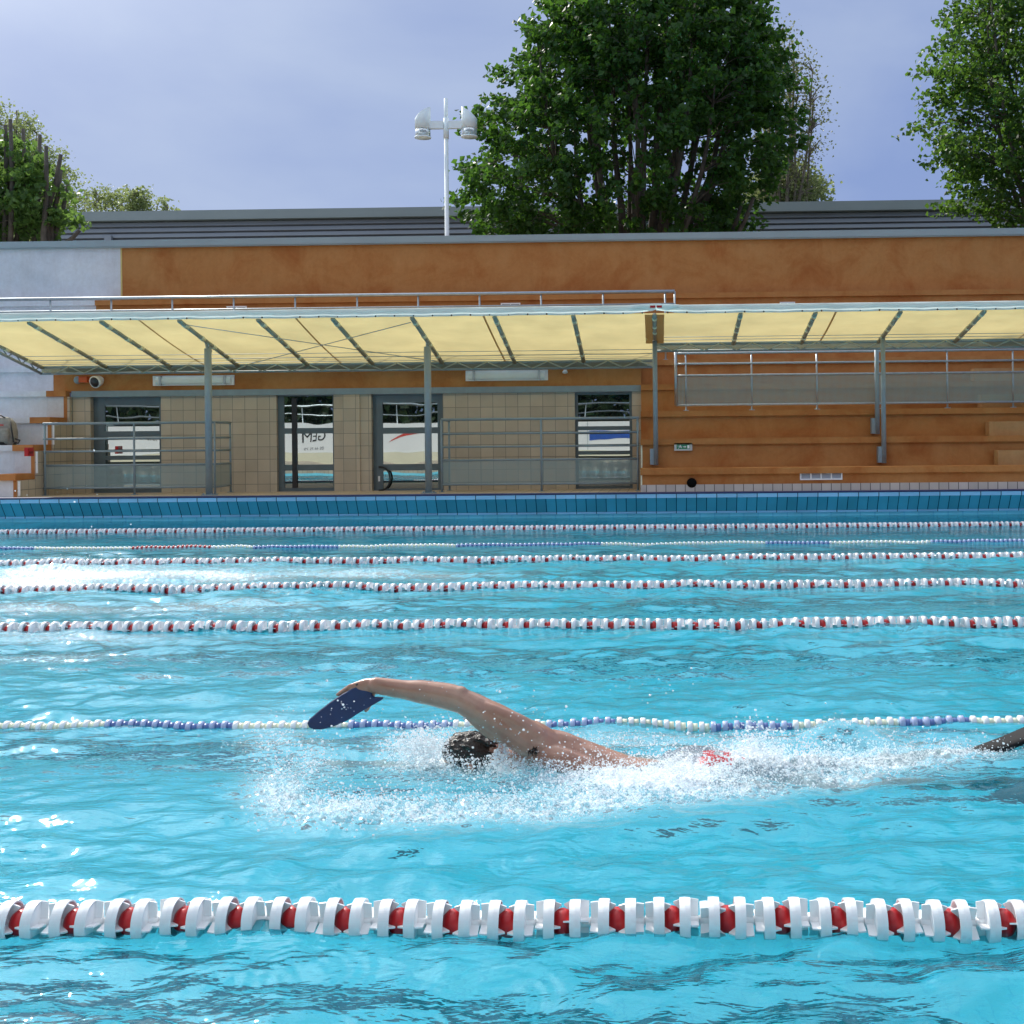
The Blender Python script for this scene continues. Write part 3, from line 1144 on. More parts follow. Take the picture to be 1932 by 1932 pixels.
rl = [-12.35, -11.05, -9.76, -8.37, -6.97, -5.65, -4.25, -2.8, -1.42]
seL = [PX(262, FY, 600), PX(558, FY, 600) , PX(912, FY, 600)]
cL, zL = canopy('long cream fabric canopy on two thick grey posts, left of the joint', -12.4, -.03, YB_L, ZB_L, rl, seL,
                [((-8.3, 21.6), (-4.3, 24.3)), ((-4.3, 21.6), (-8.2, 24.4))])
rr_ = [0.0, 1.5, 2.8, 4.27, 5.72, 7.1, 8.5]
cR, zR = canopy('shallower cream fabric canopy on thin grey posts, right of the joint', .03, 9.2, YB_R, ZB_R, rr_, [3.15, 6.9], [])
m = MB().tube([(-12.38, FY, ZF), (-12.38, YB_L, ZB_L - .02)], .035, 6)
m.tube([(-12.38, FY, ZF - .14), (-12.38, YB_L, ZB_L - .15)], .03, 6)
for k in range(12):
    a, c = k / 12, (k + 1) / 12
    s = .14 if k % 2 else 0
    m.tube([(-12.38, FY + (YB_L - FY) * a, ZF + (ZB_L - ZF) * a - s), (-12.38, FY + (YB_L - FY) * c, ZF + (ZB_L - ZF) * c - .14 + s)], .014, 5)
m.build('end_truss', GREYM, cL)
for xx, yp, pxb in ((-8.37, 22.82, 397), (-4.25, 22.87, 818)):
    zt_ = zL(yp) - .14
    m = MB()
    m.tube([(xx, yp, .36), (xx, yp, zt_)], .066, 16)
    post = m.build('post', GREYM, cL)
    m = MB()
    m.tube([(xx, yp, .365), (xx, yp, .385)], .15, 16)
    for q in range(4):
        m.tube([(xx + .11 * math.cos(q * 1.57 + .7), yp + .11 * math.sin(q * 1.57 + .7), .385), (xx + .11 * math.cos(q * 1.57 + .7), yp + .11 * math.sin(q * 1.57 + .7), .41)], .016, 6)
    m.build('base_plate', GREYM, post)
    m = MB()
    m.prism([(xx - .006, yp - .16, zL(yp - .16) - .03), (xx - .006, yp + .2, zL(yp + .2) - .03), (xx - .006, yp + .2, zL(yp + .2) - .16), (xx - .006, yp + .02, zt_ - .03), (xx - .006, yp - .1, zL(yp - .1) - .15)], (.012, 0, 0))
    m.tube([(xx, yp, zt_ - .01), (xx, yp, zt_ + .1)], .03, 8)
    m.build('gusset', GREYM, post)
for xx, yp, zb_, k in ((0.0, 23.12, TZ[0] + .05, 1), (4.27, 23.12, TZ[0] + .05, 1), (4.27, 23.78, TZ[1] + .05, 2)):
    m = MB().tube([(xx, yp, zb_), (xx, yp, zR(min(yp, YB_R)) - .03)], .045, 12)
    post = m.build('post', GREYM, cR)
    m = MB()
    m.box(xx - .11, xx + .02, yp - .02, TY[k], zb_ + .01, zb_ + .31)
    m.build('wall_bracket', GREYM, post)
# doubled fabric at the joint
m = MB()
for s0, s1 in ((-.17, -.03), (.03, .17)):
    m.add([(s0, FY + .01, ZF - .025), (s1, FY + .01, ZF - .025), (s1, 23.3, zR(23.3) - .07), (s0, 23.3, zR(23.3) - .07)], [(0, 1, 2, 3)])
m.build('joint_flap', FLAP, cR)
m = MB()
for k in range(13):
    pass
xs = np.linspace(-.42, .42, 25)
vs = []
for xx in xs:
    q = abs(xx) / .42
    for dy, dz in ((.0, .165 - .02 * q), (-.055, .155 - .025 * q), (-.07, .10 - .02 * q), (-.06, .045 + .02 * math.sin(xx * 21) + .02 * q)):
        vs.append((xx, FY + dy, ZF + dz))
i = np.arange(25 * 4).reshape(25, 4)
fs = np.stack([i[:-1, :-1], i[1:, :-1], i[1:, 1:], i[:-1, 1:]], -1).reshape(-1, 4)
link('joint_cover', npmesh('joint_cover', np.array(vs), fs, VAL), cR)
for u in (-.03, .085):
    m = MB().box(u - .045, u + .045, FY - .08, FY - .072, ZF + .085, ZF + .125)
    m.build('red_label', REDP, cR)

# ------------------------------------------------------------------ hall behind
HY = 45.0
hx0, hx1 = PX(100, HY, 430), 30.0
zt = PZ(389, HY, 966)
hall = thing('hall_building', (0, HY + 6, .2), 'long grey hall with horizontal cladding boards behind the grandstand', 'building')
m = MB().box(hx0, hx1, HY + .3, HY + 14, .2, zt - .1)
m.build('wall', SIDING, hall)
m = MB()
z = zt - .37
while z > 5.5:
    m.prism([(hx0, HY + .28, z), (hx0, HY + .16, z - .02), (hx0, HY + .10, z - .165), (hx0, HY + .22, z - .165), (hx0, HY + .28, z - .21)], (hx1 - hx0, 0, 0))
    z -= .205
m.build('cladding', SIDING, hall)
m = MB().box(hx0 - .2, hx1, HY - .1, HY + 14.2, zt - .34, zt)
m.build('fascia', FASCIA, hall)
x_ = PX(204, HY, 447)
m = MB().box(x_ - .13, x_ + .13, HY - .05, HY + .12, zt - 1.25, zt - .88)
m.box(x_ - .05, x_ + .05, HY, HY + .1, zt - 4, zt - 1.25)
m.build('rainwater_hopper', SIDING, hall)

# ------------------------------------------------------------------ lamp post
LY = 33.0
lp = P(842.5, 330, LY)
t = thing('lamp_post', (lp.x, LY, .2), 'white twin headed lamp post standing behind the orange wall left of the big tree', 'street lamp')
zt = PZ(183, LY, 843)
zc0, zc1 = PZ(312, LY, 843), PZ(270, LY, 843)
m = MB().tube([(lp.x, LY, .2), (lp.x, LY, PZ(256, LY, 843))], [.075, .055], 14)
m.build('pole', LAMPW, t)
m = MB().tube([(lp.x, LY, PZ(248, LY, 843)), (lp.x, LY, PZ(186, LY, 843))], [.055, .05], 14)
m.build('finial', LAMPW, t)
m = MB().tube([(lp.x, LY, PZ(262, LY, 843) ), (lp.x, LY, PZ(223, LY, 843))], .072, 14)
m.build('collar', LAMPW, t)
za, zb_ = PZ(229, LY, 843), PZ(243, LY, 843)
for s in (-1, 1):
    xh = lp.x + s * .63
    m = MB().box(min(lp.x + s * .07, xh - s * .15), max(lp.x + s * .07, xh - s * .15), LY - .06, LY + .06, zb_, za)
    m.build('arm', LAMPW, t)
    R = .21
    z0, z1, z2 = PZ(243, LY, 843), PZ(226, LY, 843), PZ(202, LY, 843)
    n = 24
    lo = [(xh + R * math.cos(2 * math.pi * k / n), LY + R * math.sin(2 * math.pi * k / n), z0) for k in range(n)]
    hi_ = [(p[0], p[1], z1 + (z2 - z1) * (.5 - s * (p[0] - xh) / (2 * R)) ** .8) for p in lo]
    m = MB().loft([lo, [(p[0], p[1], z1 - .005) for p in lo], hi_])
    for i in range(len(m.sm)):
        m.sm[i] = i < 2 * n
    hd = m.build('lamp_hood', LAMPW, t)
    m = MB()
    m.tube([(xh, LY, PZ(259, LY, 843)), (xh, LY, z0)], [R * .98, R * .98], 20)
    gl_ = NT("lamp_lens")
    pb = gl_.n('ShaderNodeBsdfPrincipled')
    pb.inputs['Base Color'].default_value = (.75, .84, .84, 1)
    pb.inputs['Roughness'].default_value = .12
    pb.inputs['Transmission Weight'].default_value = .5
    gl_.l(pb.outputs[0], gl_.out.inputs[0])
    m.build('lamp_glass', gl_.m, hd)
    m = MB().tube([(xh, LY, PZ(260, LY, 843)), (xh, LY, PZ(257.5, LY, 843))], R + .012, 20)
    m.build('lamp_ring', LAMPW, hd)


# ------------------------------------------------------------------ trees
def leaves(cent, axis, size, spread_flat=.5):
    """two-triangle folded leaves; cent (n,3), axis (n,3) growth direction"""
    n = len(cent)
    a = axis / np.linalg.norm(axis, axis=1, keepdims=True)
    r = rng.normal(size=(n, 3))
    s = np.cross(a, r)
    s /= np.linalg.norm(s, axis=1, keepdims=True)
    u = np.cross(s, a)
    L = size * rng.uniform(.65, 1.25, (n, 1))
    Wd = L * rng.uniform(.36, .5, (n, 1))
    base = cent - a * L * .5
    tip = cent + a * L * .5
    lf = cent + s * Wd + u * L * .16
    rt = cent - s * Wd + u * L * .16
    v = np.stack([base, lf, tip, rt], 1).reshape(-1, 3)
    i = np.arange(n)[:, None] * 4
    f = np.concatenate([i + np.array([[0, 1, 2]]), i + np.array([[0, 2, 3]])], 1).reshape(-1, 3)
    return v, f


def crown_points(profile, Y, n, depth=.8, lowgap=None, bias=.42):
    """clump centres inside a body of revolution-like volume given by (py, px_left, px_right) rows"""
    ys = np.array([p[0] for p in profile], float)
    xl_ = np.array([p[1] for p in profile], float)
    xr_ = np.array([p[2] for p in profile], float)
    out = []
    dirs = []
    while len(out) < n:
        py = rng.uniform(ys[0], ys[-1])
        l_, r_ = np.interp(py, ys, xl_), np.interp(py, ys, xr_)
        wmax = (xr_ - xl_).max()
        if rng.uniform() > (r_ - l_) / wmax:
            continue
        rr = rng.uniform() ** bias
        if lowgap and py > lowgap and rr < .82 and rng.uniform() < .72:
            continue
        a = rng.uniform(0, 2 * math.pi)
        cx, hw = (l_ + r_) / 2, (r_ - l_) / 2
        hw *= rng.uniform(.87, 1.11)
        c = P(cx, py, Y)
        hwm = hw * Y / (FOC * 1932)
        out.append((c.x + hwm * rr * math.cos(a), Y + depth * hwm * rr * math.sin(a), c.z))
        dirs.append((math.cos(a), math.sin(a) * depth, rng.uniform(-.1, .5)))
    return np.array(out), np.array(dirs)


def tree(name, label, profile, Y, root, nclump, per, size, leaf, bark, clump_r=.34, nlimb=12, limb_r=.07, lowgap=None, group=None,
         twig_r=.012, trunk_r=.28, split_z=3.5, stubs=(), bias=.42, droop=.35):
    t = thing(name, (root[0], root[1], .2), label, 'tree', group)
    C_, Dr = crown_points(profile, Y, nclump, bias=bias, lowgap=lowgap)
    # leaves gathered on short sprays pointing outwards
    k = np.repeat(np.arange(nclump), per)
    u = rng.uniform(-1, 1, (len(k), 1))
    off = Dr[k] * u * clump_r * 1.25 + rng.normal(size=(len(k), 3)) * clump_r * .42
    off[:, 2] -= .25 * clump_r * u[:, 0] ** 2
    cent = C_[k] + off
    ax = Dr[k] * .7 + rng.normal(size=(len(k), 3)) * .75
    ax[:, 2] -= droop
    v, f = leaves(cent, ax, size)
    link('crown', npmesh('crown', v, f, leaf, smooth=False), t)
    # trunk, limbs, twigs
    m = MB()
    root = Vector(root)
    top = Vector((root.x, root.y, split_z))
    m.tube([root, root.lerp(top, .5) + Vector((.05, 0, 0)), top], [trunk_r * 1.25, trunk_r, trunk_r * .9], 10)
    zs = C_[:, 2]
    limb_pts = []
    for q in range(nlimb):
        a = 2 * math.pi * (q + rng.uniform(0, .6)) / nlimb
        rr = rng.uniform(.25, .95)
        zz = rng.uniform(zs.min() + .55 * np.ptp(zs), zs.max() - .3)
        sel = C_[np.argsort(np.abs(zs - zz))[:40]]
        cx, hw = sel[:, 0].mean(), np.ptp(sel[:, 0]) / 2
        end = Vector((cx + hw * rr * math.cos(a), Y + .8 * hw * rr * math.sin(a), zz))
        pts = []
        for j in range(9):
            s = j / 8
            p = top.lerp(end, s)
            out_ = Vector((end.x - top.x, end.y - top.y, 0)) * (.22 * math.sin(math.pi * s))
            p += out_ + Vector((mnoise.noise((q * 3.1, s * 3, 0)), mnoise.noise((q * 3.1, s * 3, 9)), 0)) * .22
            pts.append(p)
        m.tube(pts, [limb_r * (1 - .85 * j / 8) + .008 for j in range(9)], 7)
        limb_pts += pts[2:]
    LP = np.array([tuple(p) for p in limb_pts])
    for c in C_[::2]:
        dd = LP - c
        d2 = (dd ** 2).sum(1) + np.where(dd[:, 2] > 0, 4.0, 0)
        j = int(d2.argmin())
        a, e = Vector(LP[j]), Vector(c)
        mid = a.lerp(e, .5) + Vector((0, 0, .12 * (e - a).length))
        m.tube([a, mid, e], [twig_r * 1.6, twig_r, twig_r * .5], 4, 0, False)
    for q, (tx, ty, bx_, by_) in enumerate(stubs):
        dy = -.75 + .4 * (q % 4)
        e, st = P(tx, ty, Y + dy), P(bx_, by_, Y + dy * .6)
        m.tube([top, Vector((st.x, st.y, split_z + .4)), st, st.lerp(e, .5) + Vector((.05, 0, 0)), e], [.11, .085, .075, .062, .052], 8)
    m.build('trunk', bark, t)
    return t


BIG = [(-45, 1068, 1394), (0, 1043, 1424), (30, 1011, 1436), (90, 993, 1474), (130, 958, 1494), (180, 958, 1486), (220, 913, 1484), (260, 888, 1489), (300, 873, 1494), (335, 858, 1479), (360, 858, 1464), (400, 888, 1414), (440, 923, 1394), (480, 968, 1374)]
bt = P(1200, 440, 36)
tree('linden_tree', 'big dense dark green tree rising behind the orange wall beside the lamp post', BIG, 36, (bt.x, 36, .2), 1500, 32, .19, LEAF1, BARK,
     nlimb=26, limb_r=.13, lowgap=225, split_z=4.2, trunk_r=.5, stubs=[(1422, 372, 1385, 455), (1398, 388, 1372, 455)], clump_r=.25, bias=.36, droop=.6)
RT = [(-160, 1830, 2200), (0, 1800, 2240), (60, 1790, 2260), (110, 1755, 2270), (170, 1745, 2280), (220, 1722, 2290), (260, 1750, 2290), (310, 1752, 2280), (350, 1765, 2260),
      (385, 1790, 2230), (415, 1840, 2200), (432, 1895, 2150)]
rt_ = P(2000, 440, 33)
tree('maple_tree', 'tall leafy tree at the right edge with sunlit left branches', RT, 33, (rt_.x, 33, .2), 1250, 34, .15, LEAF2, BARK, nlimb=16, limb_r=.09, split_z=4.5, trunk_r=.4, clump_r=.28)
LT = [(248, -100, 18), (264, -115, 40), (282, -120, 66), (300, -130, 88), (325, -140, 104), (350, -140, 128), (378, -140, 158), (398, -140, 160), (418, -140, 138), (440, -140, 128), (475, -140, 115)]
lt = P(10, 440, 34)
STUBS = [(19.5, 225, 20, 455), (10, 236, 8, 455), (43.5, 243, 46, 455), (75, 254, 66, 455), (87, 275, 82, 440), (115, 291, 88, 400), (115, 321, 96, 420), (128, 347, 104, 440), (-20, 240, -18, 455), (150, 435, 118, 462), (60, 300, 30, 455)]
tree('pollarded_tree', 'pollarded tree with bare cut stubs among its leaves at the left edge', LT, 34, (lt.x, 34, .2), 230, 30, .19, LEAF5, BARK, nlimb=8, limb_r=.06,
     split_z=4.5, trunk_r=.35, stubs=STUBS, clump_r=.24, bias=.6)
tree('pale_tree', 'pale yellow green tree behind the pollarded tree', [(196, -60, 12), (215, -80, 40), (245, -90, 72), (290, -110, 108), (330, -120, 135), (365, -120, 158), (400, -120, 172), (450, -120, 180)], 62,
     (PX(20, 62), 62, .2), 620, 34, .14, LEAF3, BARKP, clump_r=.42, nlimb=10, split_z=7, twig_r=.02, droop=0, group='pale trees behind the hall')
tree('pale_tree', 'low pale green treetop showing above the hall roof at the left', [(355, 175, 230), (375, 160, 250), (400, 150, 275), (440, 150, 280)], 66,
     (PX(215, 66), 66, .2), 90, 26, .16, LEAF3, BARKP, clump_r=.45, nlimb=7, split_z=7, twig_r=.02, droop=0, group='pale trees behind the hall')
tree('pale_tree', 'small round green treetop above the hall roof, second of the row', [(358, 250, 272), (372, 238, 284), (392, 240, 280), (410, 244, 275), (440, 250, 270)], 64,
     (PX(260, 64), 64, .2), 70, 26, .16, LEAF3, BARKP, clump_r=.36, nlimb=6, split_z=8, twig_r=.02, droop=0, group='pale trees behind the hall')
tree('pale_tree', 'sparse thin treetop above the hall roof, rightmost of the left row', [(376, 300, 312), (388, 288, 325), (405, 284, 330), (440, 290, 320)], 66,
     (PX(306, 66), 66, .2), 34, 16, .2, LEAF3, BARKP, clump_r=.4, nlimb=6, split_z=8, twig_r=.02, droop=0, group='pale trees behind the hall')
tree('twiggy_tree', 'twiggy brownish tree with few leaves behind the big dark tree', [(48, 1430, 1490), (110, 1420, 1525), (180, 1410, 1552), (240, 1410, 1562), (300, 1410, 1550), (345, 1420, 1545), (400, 1420, 1540)], 58,
     (PX(1470, 58), 58, .2), 620, 10, .13, leafmat("budding_leaves", (.09, .11, .045), (.16, .18, .07), (.25, .28, .09)), BARKP, clump_r=.5, nlimb=16, limb_r=.12, split_z=7, twig_r=.028, droop=0)
tree('pale_tree', 'low olive green treetop over the hall roof right of the big tree', [(312, 1450, 1530), (335, 1430, 1548), (370, 1400, 1556), (420, 1390, 1560)], 60,
     (PX(1480, 60), 60, .2), 260, 26, .2, LEAF3, BARKP, clump_r=.42, nlimb=8, split_z=7, twig_r=.02, droop=0, group='pale trees behind the hall')

# ------------------------------------------------------------------ near side of the pool (seen in the door glass)
hb = thing('banner_hoarding', (-12, -6, .38), 'long white banner hoarding on the near side, mirrored in the glass doors', 'hoarding')
m = MB().box(-34, 8, -6, -5.9, .85, 2.2)
m.build('banner_board', HOARDW, hb)
m = MB().box(-34, 8, -6.05, -5.85, .38, .847)
m.build('base_wall', HOARDC, hb)
DVx = 2 * (DW + .13) + 5.9                # depth of the mirror image


def mir(px):
    return PX(px, DVx)


def text(body, size, x_right_px, z, mat):
    cu = bpy.data.curves.new('lettering', 'FONT')
    cu.body = body
    cu.size = size
    cu.extrude = .004
    o = bpy.data.objects.new('lettering', cu)
    COL.objects.link(o)
    o.matrix_world = Matrix.Translation((mir(x_right_px), -5.893, z)) @ Matrix.Rotation(math.pi, 4, 'Z') @ Matrix.Rotation(math.pi / 2, 4, 'X')
    bpy.context.view_layer.update()
    me = bpy.data.meshes.new_from_object(o.evaluated_get(bpy.context.evaluated_depsgraph_get()))
    mw = o.matrix_world.copy()
    bpy.data.objects.remove(o)
    me.transform(mw)
    me.materials.clear()
    me.materials.append(mat)
    return link('lettering', me, hb)


text('GEM', .62, 618, 1.42, BLACKP)
text('05 44 75 75', .22, 615, 1.0, simple("grey_ink", (.2, .21, .23), .6))
text('75 92', .2, 297, 1.5, BLACKP)
m = MB()
x_ = mir(770)
m.prism([(x_ + .9, -5.897, 1.72), (x_ - .9, -5.897, 1.36), (x_ - .3, -5.897, 1.62), (x_ - .1, -5.897, 1.72)], (0, .004, 0))
m.build('red_mark', simple("red_ink", (.6, .06, .05), .5), hb)
m = MB().box(mir(1116), mir(1188), -5.899, -5.893, 1.36, 1.72)
m.build('blue_banner', simple("blue_ink", (.02, .09, .42), .5), hb)
m = MB().box(mir(1112) - .015, mir(1112) + .015, -5.899, -5.893, .85, 2.2)
m.build('board_joint', GREYM, hb)
rx = [(-34 + 2.2 * k, -7.2) for k in range(20)]
railing('handrail', 'steel handrail behind the banner hoarding on the near side', [(-34, -7.2), (8, -7.2)], .2, [3.05, 2.6], rx, pr_=.03, top_r=.05, rr=.03)
n = 26000
cent = np.stack([rng.uniform(-45, 16, n), rng.uniform(-13, -9.5, n), rng.uniform(.3, 8.5, n)], -1)
v, f = leaves(cent, rng.normal(size=(n, 3)), .62)
tag(link('tree_belt', npmesh('tree_belt', v, f, LEAF4, False)), 'dark mass of trees on the near side, mirrored in the glass doors', 'trees', kind='stuff')

# ------------------------------------------------------------------ water surface
def vnoise(x, y, seed=0):
    xi, yi = np.floor(x).astype(np.int64), np.floor(y).astype(np.int64)
    fx, fy = x - xi, y - yi
    fx, fy = fx * fx * (3 - 2 * fx), fy * fy * (3 - 2 * fy)

    def hsh(a, b):
        h = (a * 374761393 + b * 668265263 + seed * 974711) & 0xffffffff
        h = ((h ^ (h >> 13)) * 1274126177) & 0xffffffff
        return ((h ^ (h >> 16)) & 0xffff) / 65535.0
    return (hsh(xi, yi) * (1 - fx) + hsh(xi + 1, yi) * fx) * (1 - fy) + (hsh(xi, yi + 1) * (1 - fx) + hsh(xi + 1, yi + 1) * fx) * fy


wr = np.random.default_rng(21)
WAVES = []
for i in range(90):
    lam = .095 * (1.9 / .095) ** wr.uniform()
    th = wr.choice([math.pi / 2, 0, math.pi, -math.pi / 2], p=[.40, .10, .10, .40]) + wr.normal() * .42
    kk = 2 * math.pi / lam
    slope = .0262 * wr.uniform(.5, 1.3) * (1.15 if lam < .5 else .5)
    WAVES.append((kk * math.cos(th), kk * math.sin(th), slope / kk, wr.uniform(0, 6.28)))

# foam / splash map measured on the water plane, far-left rows also painted glitter: (px, py, radius_x, radius_y, strength)
FOAM_GLITTER = [(840, 1428, 120, 42, .95), (960, 1436, 80, 30, 1.0), (1060, 1470, 120, 28, .95), (1230, 1475, 180, 34, 1.35), (1300, 1455, 110, 26, 1.1), (1420, 1430, 90, 40, 1.0), (1500, 1445, 140, 32, .9),
        (1580, 1468, 130, 16, .75), (1640, 1430, 180, 32, .8), (1800, 1422, 110, 22, .7), (530, 1500, 65, 50, .75), (640, 1528, 130, 30, .78), (800, 1535, 160, 28, .75), (960, 1528, 160, 28, .74), (1120, 1512, 160, 28, .85),
        (1260, 1495, 160, 24, .9), (1380, 1490, 130, 20, .8), (590, 1440, 70, 40, .42), (520, 1400, 60, 60, .35),
        (1130, 1395, 120, 20, .45), (1250, 1400, 140, 22, .5), (1600, 1395, 140, 22, .4),
        (160, 1085, 240, 18, 1.15), (60, 1098, 160, 18, 1.1), (380, 1086, 180, 12, .95), (680, 1083, 160, 9, .62), (430, 1140, 160, 7, .5), (330, 1150, 200, 8, .45), (100, 1240, 160, 8, .3), (560, 1080, 120, 10, .5), (760, 1085, 160, 9, .45), (60, 1148, 160, 10, .6), (120, 1205, 200, 10, .52), (40, 1192, 110, 10, .55)]  # far-left churn, with the sun's glitter painted in as foam white
RINGS = [G(565, 1838), G(415, 1872), G(930, 1878), G(1010, 1620), G(1180, 1700)]


def foam_at(X, Yw):
    px, py = project(X, Yw, np.zeros_like(X))
    f = np.zeros_like(X)
    for a, b_, ra, rb, s in FOAM_GLITTER:
        f = np.maximum(f, s * np.exp(-(((px - a) / ra) ** 2 + ((py - b_) / rb) ** 2)))
    return f, px, py


def water_h(X, Yw, foam=None, fine=True):
    amp = np.interp(Yw, [0, 3.0, 4.2, 6.5, 9, 12, 14, 17, 19, 21.2], [.8, .85, .95, .95, .9, 1.1, 1.0, .5, .2, .12])
    amp = amp * (.45 + 1.1 * vnoise(X * .6, Yw * 1.0, 3))
    wx = X + .12 * (vnoise(X * 1.1, Yw * 1.1, 5) - .5)
    wy = Yw + .12 * (vnoise(X * 1.1 + 40, Yw * 1.1, 6) - .5)
    h = np.zeros_like(X)
    for kx, ky, a, p in WAVES:
        lam = 2 * math.pi / math.hypot(kx, ky)
        if not fine and lam < .3:
            continue
        s = np.sin(kx * wx + ky * wy + p)
        h += a * (s + .25 * (s * s - .5)) * (np.interp(Yw, [8, 14], [1, .3]) if lam < .25 else 1.0 if lam < .9 else np.interp(Yw, [3.4, 5, 11, 14, 18], [.2, .65, 1.1, 1.15, .5]))
    h *= amp
    # bow hump that lifts the water in front of the thin lane line
    px, py = project(X, Yw, np.zeros_like(X))
    h += .085 * np.exp(-((px - 1585) / 85) ** 2 - ((Yw - 5.52) / .13) ** 2)
    h += .03 * np.exp(-((px - 1420) / 120) ** 2 - ((Yw - 5.0) / .3) ** 2)
    h -= .02 * np.exp(-((px - 1320) / 120) ** 2 - ((Yw - 5.75) / .3) ** 2)
    if foam is not None:
        nz = vnoise(X * 28, Yw * 28, 11) * .6 + vnoise(X * 70, Yw * 70, 12) * .4 - .45
        h += np.clip(foam, 0, 1) * nz * .05
        for q in RINGS:
            r = np.hypot(X - q.x, Yw - q.y)
            h += .0008 * np.sin(2 * math.pi * r / .042) * np.exp(-((r - .13) / .08) ** 2)
    return h


NR, NC, NS = 1150, 900, 30
yr = [NEARY]
g_ = (21.25 / 2.4) ** (1 / (NR - 90))
near = np.linspace(NEARY, 2.4, 90, endpoint=False)
yr = np.concatenate([near, 2.4 * g_ ** np.arange(NR - 90)])
yr[-1] = 21.25
tt = np.linspace(-1, 1, NC)
rows = []
side = (np.linspace(0, 1, NS + 1)[1:]) ** 1.8
for yv in yr:
    c_, hw = -.12 * yv, .46 * yv + .7
    xm = c_ + tt * hw
    rows.append(np.concatenate([(xm[0] + (POOLX0 - xm[0]) * side)[::-1], xm, xm[-1] + (POOLX1 - xm[-1]) * side]))
X = np.array(rows)
Yw = np.repeat(yr[:, None], X.shape[1], 1)
foam, _, _ = foam_at(X, Yw)
H = water_h(X, Yw, foam)
n0, n1_ = X.shape
vs = np.stack([X, Yw, H], -1).reshape(-1, 3)
i = np.arange(n0 * n1_).reshape(n0, n1_)
fs = np.stack([i[:-1, :-1], i[:-1, 1:], i[1:, 1:], i[1:, :-1]], -1).reshape(-1, 4)
me = npmesh('pool_water', vs, fs, WATER)
at = me.attributes.new('foam', 'FLOAT', 'POINT')
at.data.foreach_set('value', foam.astype(np.float32).ravel())
tag(link('pool_water', me), kind='structure')


def hgt(x, y):
    return float(water_h(np.array([[x]]), np.array([[y]]), None, False)[0, 0])


# ------------------------------------------------------------------ lane ropes
def disc_mesh(sgn, lod=0):
    """ring band with radial fins; band starts at x=0 on the ball side and fins run outwards (sgn = direction)"""
    m = MB()
    R, Wb, n = .060, .030, 56 if lod == 0 else 18
    prof = [(0, R), (Wb * .5, R + .0012), (Wb, R), (Wb, R - .004), (0, R - .004)]
    rings = [[(sgn * a, b_ * math.cos(2 * math.pi * k / n), b_ * math.sin(2 * math.pi * k / n)) for k in range(n)] for a, b_ in prof]
    vs = [q for r in rings for q in r]
    fs = []
    L = len(prof)
    for j in range(L):
        for k in range(n):
            q = (j * n + k, j * n + (k + 1) % n, ((j + 1) % L) * n + (k + 1) % n, ((j + 1) % L) * n + k)
            fs.append(q if sgn > 0 else q[::-1])
    m.add(vs, fs, 0, lod > 0)
    for s in range(4):
        a = 2 * math.pi * s / 4
        c_, s_ = math.cos(a), math.sin(a)
        poly = [(0, .010), (0, .030), (-.017, .046), (-.017, .050), (0, .0565), (Wb, .0565), (Wb + .003, .0595), (.0525, .0565), (.0515, .010)]
        th = .0022
        pts = [(sgn * u, r * c_ + th * s_, r * s_ - th * c_) for u, r in poly]
        m.prism(pts, (0, -2 * th * s_, 2 * th * c_))
    m.tube([(sgn * (Wb - .004), 0, 0), (sgn * (Wb - .001), 0, 0)], R - .0035, n)
    m.tube([(sgn * -.001, 0, 0), (sgn * .054, 0, 0)], .013, 10)
    return m.mesh('float_disc', FLOATW)


DISC = {(s, l): disc_mesh(s, l) for s in (1, -1) for l in (0, 1)}
BALL = MB().ball((0, 0, 0), .034, .039, .039, 24, 16).mesh('float_ball', REDP)
SP = .1506
LANE_GROUP = 'red and white lane ropes'


